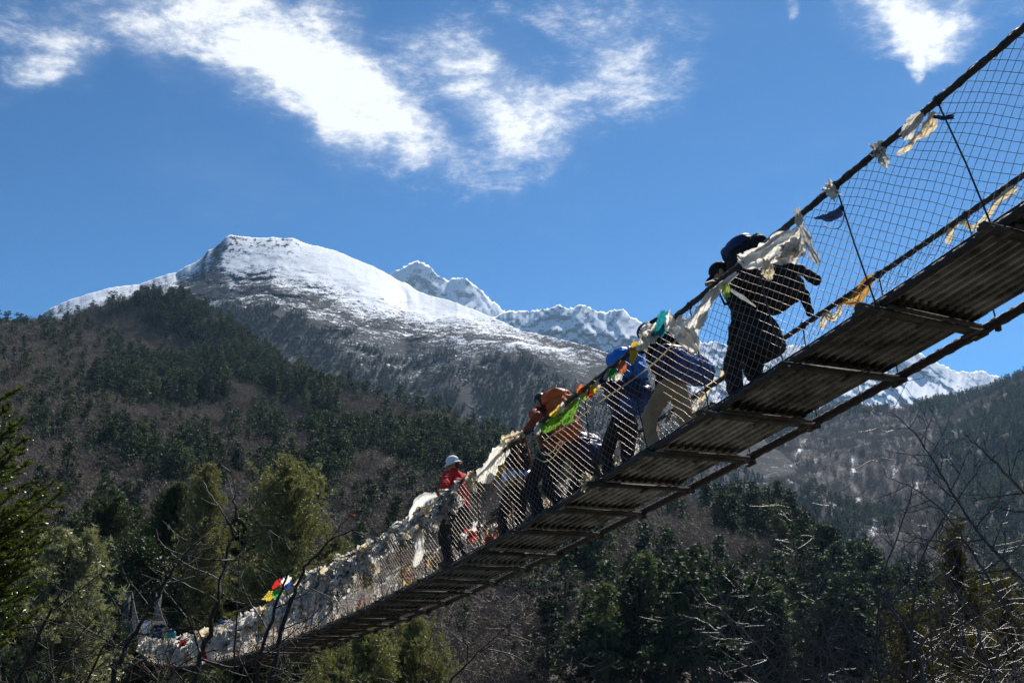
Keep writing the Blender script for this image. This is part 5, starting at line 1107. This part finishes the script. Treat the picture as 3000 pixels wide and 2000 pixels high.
# ---- leafless bushes in front
def bough(g, P, R, rng, twl=.5, tws=.16, sub=True, seg=5, gap=.12, up=.35, start=.25):
    """a traced stem and its twigs"""
    P = np.array(P, float); m = len(P); tt = np.linspace(0, m-1, (m-1)*4+1); C = np.stack([np.interp(tt, np.arange(m), P[:, i]) for i in range(3)], -1)
    for _ in range(2): C[1:-1] = C[1:-1]*.5+(C[:-2]+C[2:])*.25
    rr = np.linspace(R, max(R*.22, .0022), len(C)); C += rng.normal(0, R*.35, C.shape); g.tube(C, rr, seg)
    D = np.concatenate([[0], np.cumsum(np.linalg.norm(np.diff(C, axis=0), axis=1))]); L = D[-1]; x = L*start+rng.random()*gap; e = 1
    while x < L:
        i = min(int(np.searchsorted(D, x)), len(C)-1); ax = unit(C[i]-C[max(i-1, 0)]); f = x/L
        sd = unit(np.cross(ax, [0, 1, 0])*e+np.array([0, rng.normal(0, .55), 0])); d = unit(sd+ax*rng.uniform(.15, .8)+[0, 0, up*.3]); twig(g, C[i], d, twl*rng.uniform(.45, 1.2)*(1.1-.6*f), min(rr[i]*.62, .0075), rng, tws, 2 if sub else 1, up); e = -e if rng.random() < .8 else e
        x += gap*rng.uniform(.5, 1.5)
def twig(g, p, d, L, r, rng, tws, depth, up):
    n_ = max(3, int(L/.07)); C = [np.array(p, float)]; d = np.array(d, float)
    kids = []
    for i in range(n_):
        d = unit(d+rng.normal(0, .085, 3)+[0, 0, up*.16]); C.append(C[-1]+d*L/n_)
        if depth and i > 0 and rng.random() < .5: kids.append((C[-1].copy(), d.copy()))
    C = np.array(C); g.tube(C, np.linspace(r, max(r*.4, .0018), len(C)), 4, False)
    for q, dd in kids:
        s = unit(np.cross(dd, rng.normal(size=3))); twig(g, q, unit(dd*.7+s*.9), (tws if depth == 1 else L*.5)*rng.uniform(.4, 1.2), max(r*.6, .0022), rng, tws, depth-1, up)
def bush(label, m, boughs, rng, base_px, Y, leaves=()):
    b0 = at(base_px, 1990, Y); zg = float(ground_z(b0[0], b0[1])); o = thing('bare_bush', label, 'bush', (b0[0], b0[1], zg)); O = np.array(o.location)
    for pts, Yb, R, kw in boughs:
        W3 = [at(px, py, Yb+dy) for px, py, dy in pts]
        if pts[0][1] > 1960: W3 = [np.array([W3[0][0]*.5+b0[0]*.5, W3[0][1]*.5+b0[1]*.5, zg+.4])]+W3 if W3[0][2] > zg+1.0 else W3
        g = G(); bough(g, np.array(W3)-O, R, rng, **kw); g.build('branch', m, o, True)
    for (x, y, dY) in leaves:
        c = at(x, y, Y+dY)-O
        for k in range(3):
            q = c+rng.normal(0, .02, 3); u = unit(rng.normal(size=3)); w = unit(np.cross(u, rng.normal(size=3))); uu = np.linspace(-1, 1, 5)
            Pl = q+u*(uu*.026)[:, None, None]+w*(np.array([-1, 0, 1])[None, :, None]*(.012*(1-uu**2)[:, None, None]+.002))+np.cross(u, w)*(.012*(uu**2)[:, None, None]-.008*np.abs(np.array([-1, 0, 1]))[None, :, None])
            V, Fq = solid(Pl, .001); link('dry_leaf', mesh_of('dry_leaf', V, Fq, True, [M_dry]), o)
    return o
def pt(L, dy=0.15): return [(x, y, random.uniform(-dy, dy)) for x, y in L]
rng = np.random.default_rng(23); K = dict(twl=1.1, tws=.26, gap=.27, up=.40)
bush('leafless bush with dark slanting stems before the low end of the bridge', M_twig, [
    (pt([(560, 2030), (590, 1932), (617, 1827), (638, 1752), (662, 1640), (692, 1500), (687, 1455)]), 9.5, .034, K), (pt([(668, 2030), (684, 1932), (695, 1796), (700, 1650), (704, 1560)]), 9.8, .016, dict(K, twl=.55)),
    (pt([(745, 2030), (762, 1930), (808, 1770), (842, 1690), (858, 1660)]), 9.2, .026, K), (pt([(785, 2030), (825, 1840), (862, 1735), (888, 1670), (915, 1636), (973, 1578), (1045, 1548)]), 9.4, .028, dict(K, twl=.7)),
    (pt([(915, 1636), (960, 1590), (1000, 1535), (1020, 1518)]), 9.4, .010, dict(K, twl=.3)), (pt([(310, 2030), (362, 1908), (393, 1854), (440, 1776), (481, 1708), (520, 1650), (610, 1560)]), 9.0, .028, K),
    (pt([(690, 1560), (640, 1480), (600, 1420), (582, 1375)]), 9.5, .009, dict(K, twl=.35)), (pt([(640, 1760), (560, 1720), (480, 1680), (432, 1658)]), 9.4, .011, dict(K, twl=.4)), (pt([(690, 1640), (620, 1640), (540, 1630), (470, 1595), (450, 1588)]), 9.5, .010, dict(K, twl=.45)),
    (pt([(700, 1620), (740, 1570), (790, 1550), (812, 1528)]), 9.6, .009, dict(K, twl=.4)), (pt([(590, 1930), (680, 1960), (745, 1935), (800, 1900), (880, 1835), (925, 1790)]), 8.8, .012, dict(K, twl=.45)), (pt([(470, 1990), (560, 1925), (640, 1900), (740, 1915)]), 8.8, .009, dict(K, twl=.4)),
    (pt([(335, 1970), (420, 1935), (500, 1905), (560, 1880)]), 8.7, .010, dict(K, twl=.35)), (pt([(585, 1910), (570, 1860), (545, 1800), (490, 1740), (465, 1700)]), 9.3, .012, dict(K, twl=.4)), (pt([(770, 1910), (860, 1912), (930, 1915), (955, 1925)]), 9.2, .008, dict(K, twl=.35))], rng, 600, 9.4,
    [(578, 1378, .1), (418, 1943, -.4), (1042, 1505, 0)])
bush('leafless bush with pale twigs in the lower left corner', M_twig, [
    (pt([(40, 2030), (100, 1890), (150, 1790), (180, 1735), (195, 1690)]), 8.5, .022, K), (pt([(150, 2030), (210, 1900), (250, 1830), (330, 1770)]), 8.7, .014, K), (pt([(-60, 1900), (20, 1850), (110, 1830), (200, 1815), (330, 1830)]), 8.6, .009, dict(K, twl=.4)),
    (pt([(240, 2030), (300, 1890), (345, 1850), (352, 1800), (390, 1750), (430, 1730)]), 8.9, .013, dict(K, twl=.45)), (pt([(-60, 1760), (40, 1800), (130, 1815), (240, 1850), (330, 1890)]), 8.3, .008, dict(K, twl=.35)), (pt([(0, 2000), (90, 1945), (140, 1900), (180, 1880)]), 8.2, .008, dict(K, twl=.35))], rng, 130, 8.6)
K2 = dict(twl=.42, tws=.15, gap=.085, up=.25, start=.12)
RB = [([(3060, 1760), (2999, 1697), (2878, 1576), (2804, 1467), (2740, 1358), (2683, 1266), (2614, 1209)], 6.6, .014), ([(3100, 1560), (2999, 1444), (2918, 1358), (2867, 1307), (2827, 1272)], 6.5, .012), ([(2660, 2030), (2672, 1863), (2677, 1731), (2700, 1628), (2746, 1548), (2815, 1444), (2895, 1335)], 6.9, .013),
      ([(2574, 2030), (2568, 1817), (2591, 1662), (2637, 1553), (2672, 1444), (2677, 1398)], 7.0, .011), ([(2720, 2030), (2669, 1863), (2608, 1772), (2545, 1697), (2488, 1628), (2425, 1582), (2344, 1568)], 6.8, .014), ([(2990, 1850), (2918, 1731), (2850, 1617), (2769, 1502), (2683, 1427), (2597, 1398)], 6.4, .011),
      ([(2330, 2030), (2224, 1898), (2172, 1840), (2115, 1783), (2063, 1760)], 6.8, .009), ([(2260, 2030), (2126, 1863), (2057, 1817), (2000, 1800)], 6.6, .008), ([(2425, 2030), (2422, 1880), (2459, 1806), (2500, 1730)], 7.3, .009), ([(2373, 2030), (2390, 1789), (2385, 1617), (2330, 1490)], 7.4, .008)]
rng2 = np.random.default_rng(31)
boughs = [(pt(P, .2), Y, R, K2) for P, Y, R in RB]
bush('tall leafless bush with long arching stems at the right edge', M_twig2, boughs, rng2, 2650, 6.8)
def wild(n_, x0, x1, top0, top1, Y, rng):
    out = []
    for k in range(n_):
        a = rng.uniform(x0, x1); tp = rng.uniform(top0, top1); lean = rng.normal(-60, 110); h = 2040-tp
        out.append((pt([(a, 2040), (a+lean*.25, 2040-h*.35), (a+lean*.6, 2040-h*.7), (a+lean*1.2, tp)], .25), Y+rng.uniform(-.8, .9), rng.uniform(.006, .011), K2))
    return out
bush('dense leafless thicket filling the lower right corner', M_twig2, wild(15, 2560, 3080, 1480, 1800, 7.2, rng2), rng2, 2850, 7.4)
bush('low leafless thicket left of the tall arching bush', M_twig2, wild(13, 2150, 2560, 1640, 1880, 7.4, rng2), rng2, 2380, 7.6)
bush('thin leafless sprigs rising at the bottom below the bridge', M_twig, [
    (pt([(1290, 2030), (1312, 2000), (1368, 1941), (1410, 1904), (1461, 1857), (1573, 1754)], .05), 6.5, .009, dict(K2, twl=.3, gap=.2)), (pt([(1368, 1941), (1372, 1880), (1358, 1885), (1310, 1840), (1279, 1822)], .03), 6.5, .005, dict(K2, twl=.12, gap=.16)), (pt([(1362, 1885), (1340, 1824), (1326, 1790)], .03), 6.5, .004, dict(K2, twl=.1, gap=.15)),
    (pt([(1400, 1915), (1450, 1880), (1527, 1838)], .03), 6.5, .005, dict(K2, twl=.16, gap=.16)), (pt([(1590, 2040), (1620, 2000), (1723, 1923)], .03), 6.4, .006, dict(K2, twl=.18, gap=.14)), (pt([(1650, 2040), (1690, 2000), (1760, 1960), (1816, 1934)], .03), 6.4, .006, dict(K2, twl=.16, gap=.15)),
    (pt([(1430, 1900), (1500, 1915), (1560, 1950), (1600, 2010)], .03), 6.5, .005, dict(K2, twl=.2, gap=.16)), (pt([(1490, 2030), (1470, 1960), (1455, 1920)], .03), 6.3, .005, dict(K2, twl=.14, gap=.15)), (pt([(1245, 2040), (1262, 1980), (1288, 1912)], .03), 6.3, .004, dict(K2, twl=.1, gap=.12)), (pt([(1040, 1985), (1120, 1985), (1180, 2010), (1230, 2040)], .03), 6.2, .005, dict(K2, twl=.2, gap=.14)), (pt([(1900, 2040), (1960, 1960), (1990, 1890)], .05), 6.4, .006, dict(K2, twl=.25, gap=.12))], rng2, 1450, 6.5)
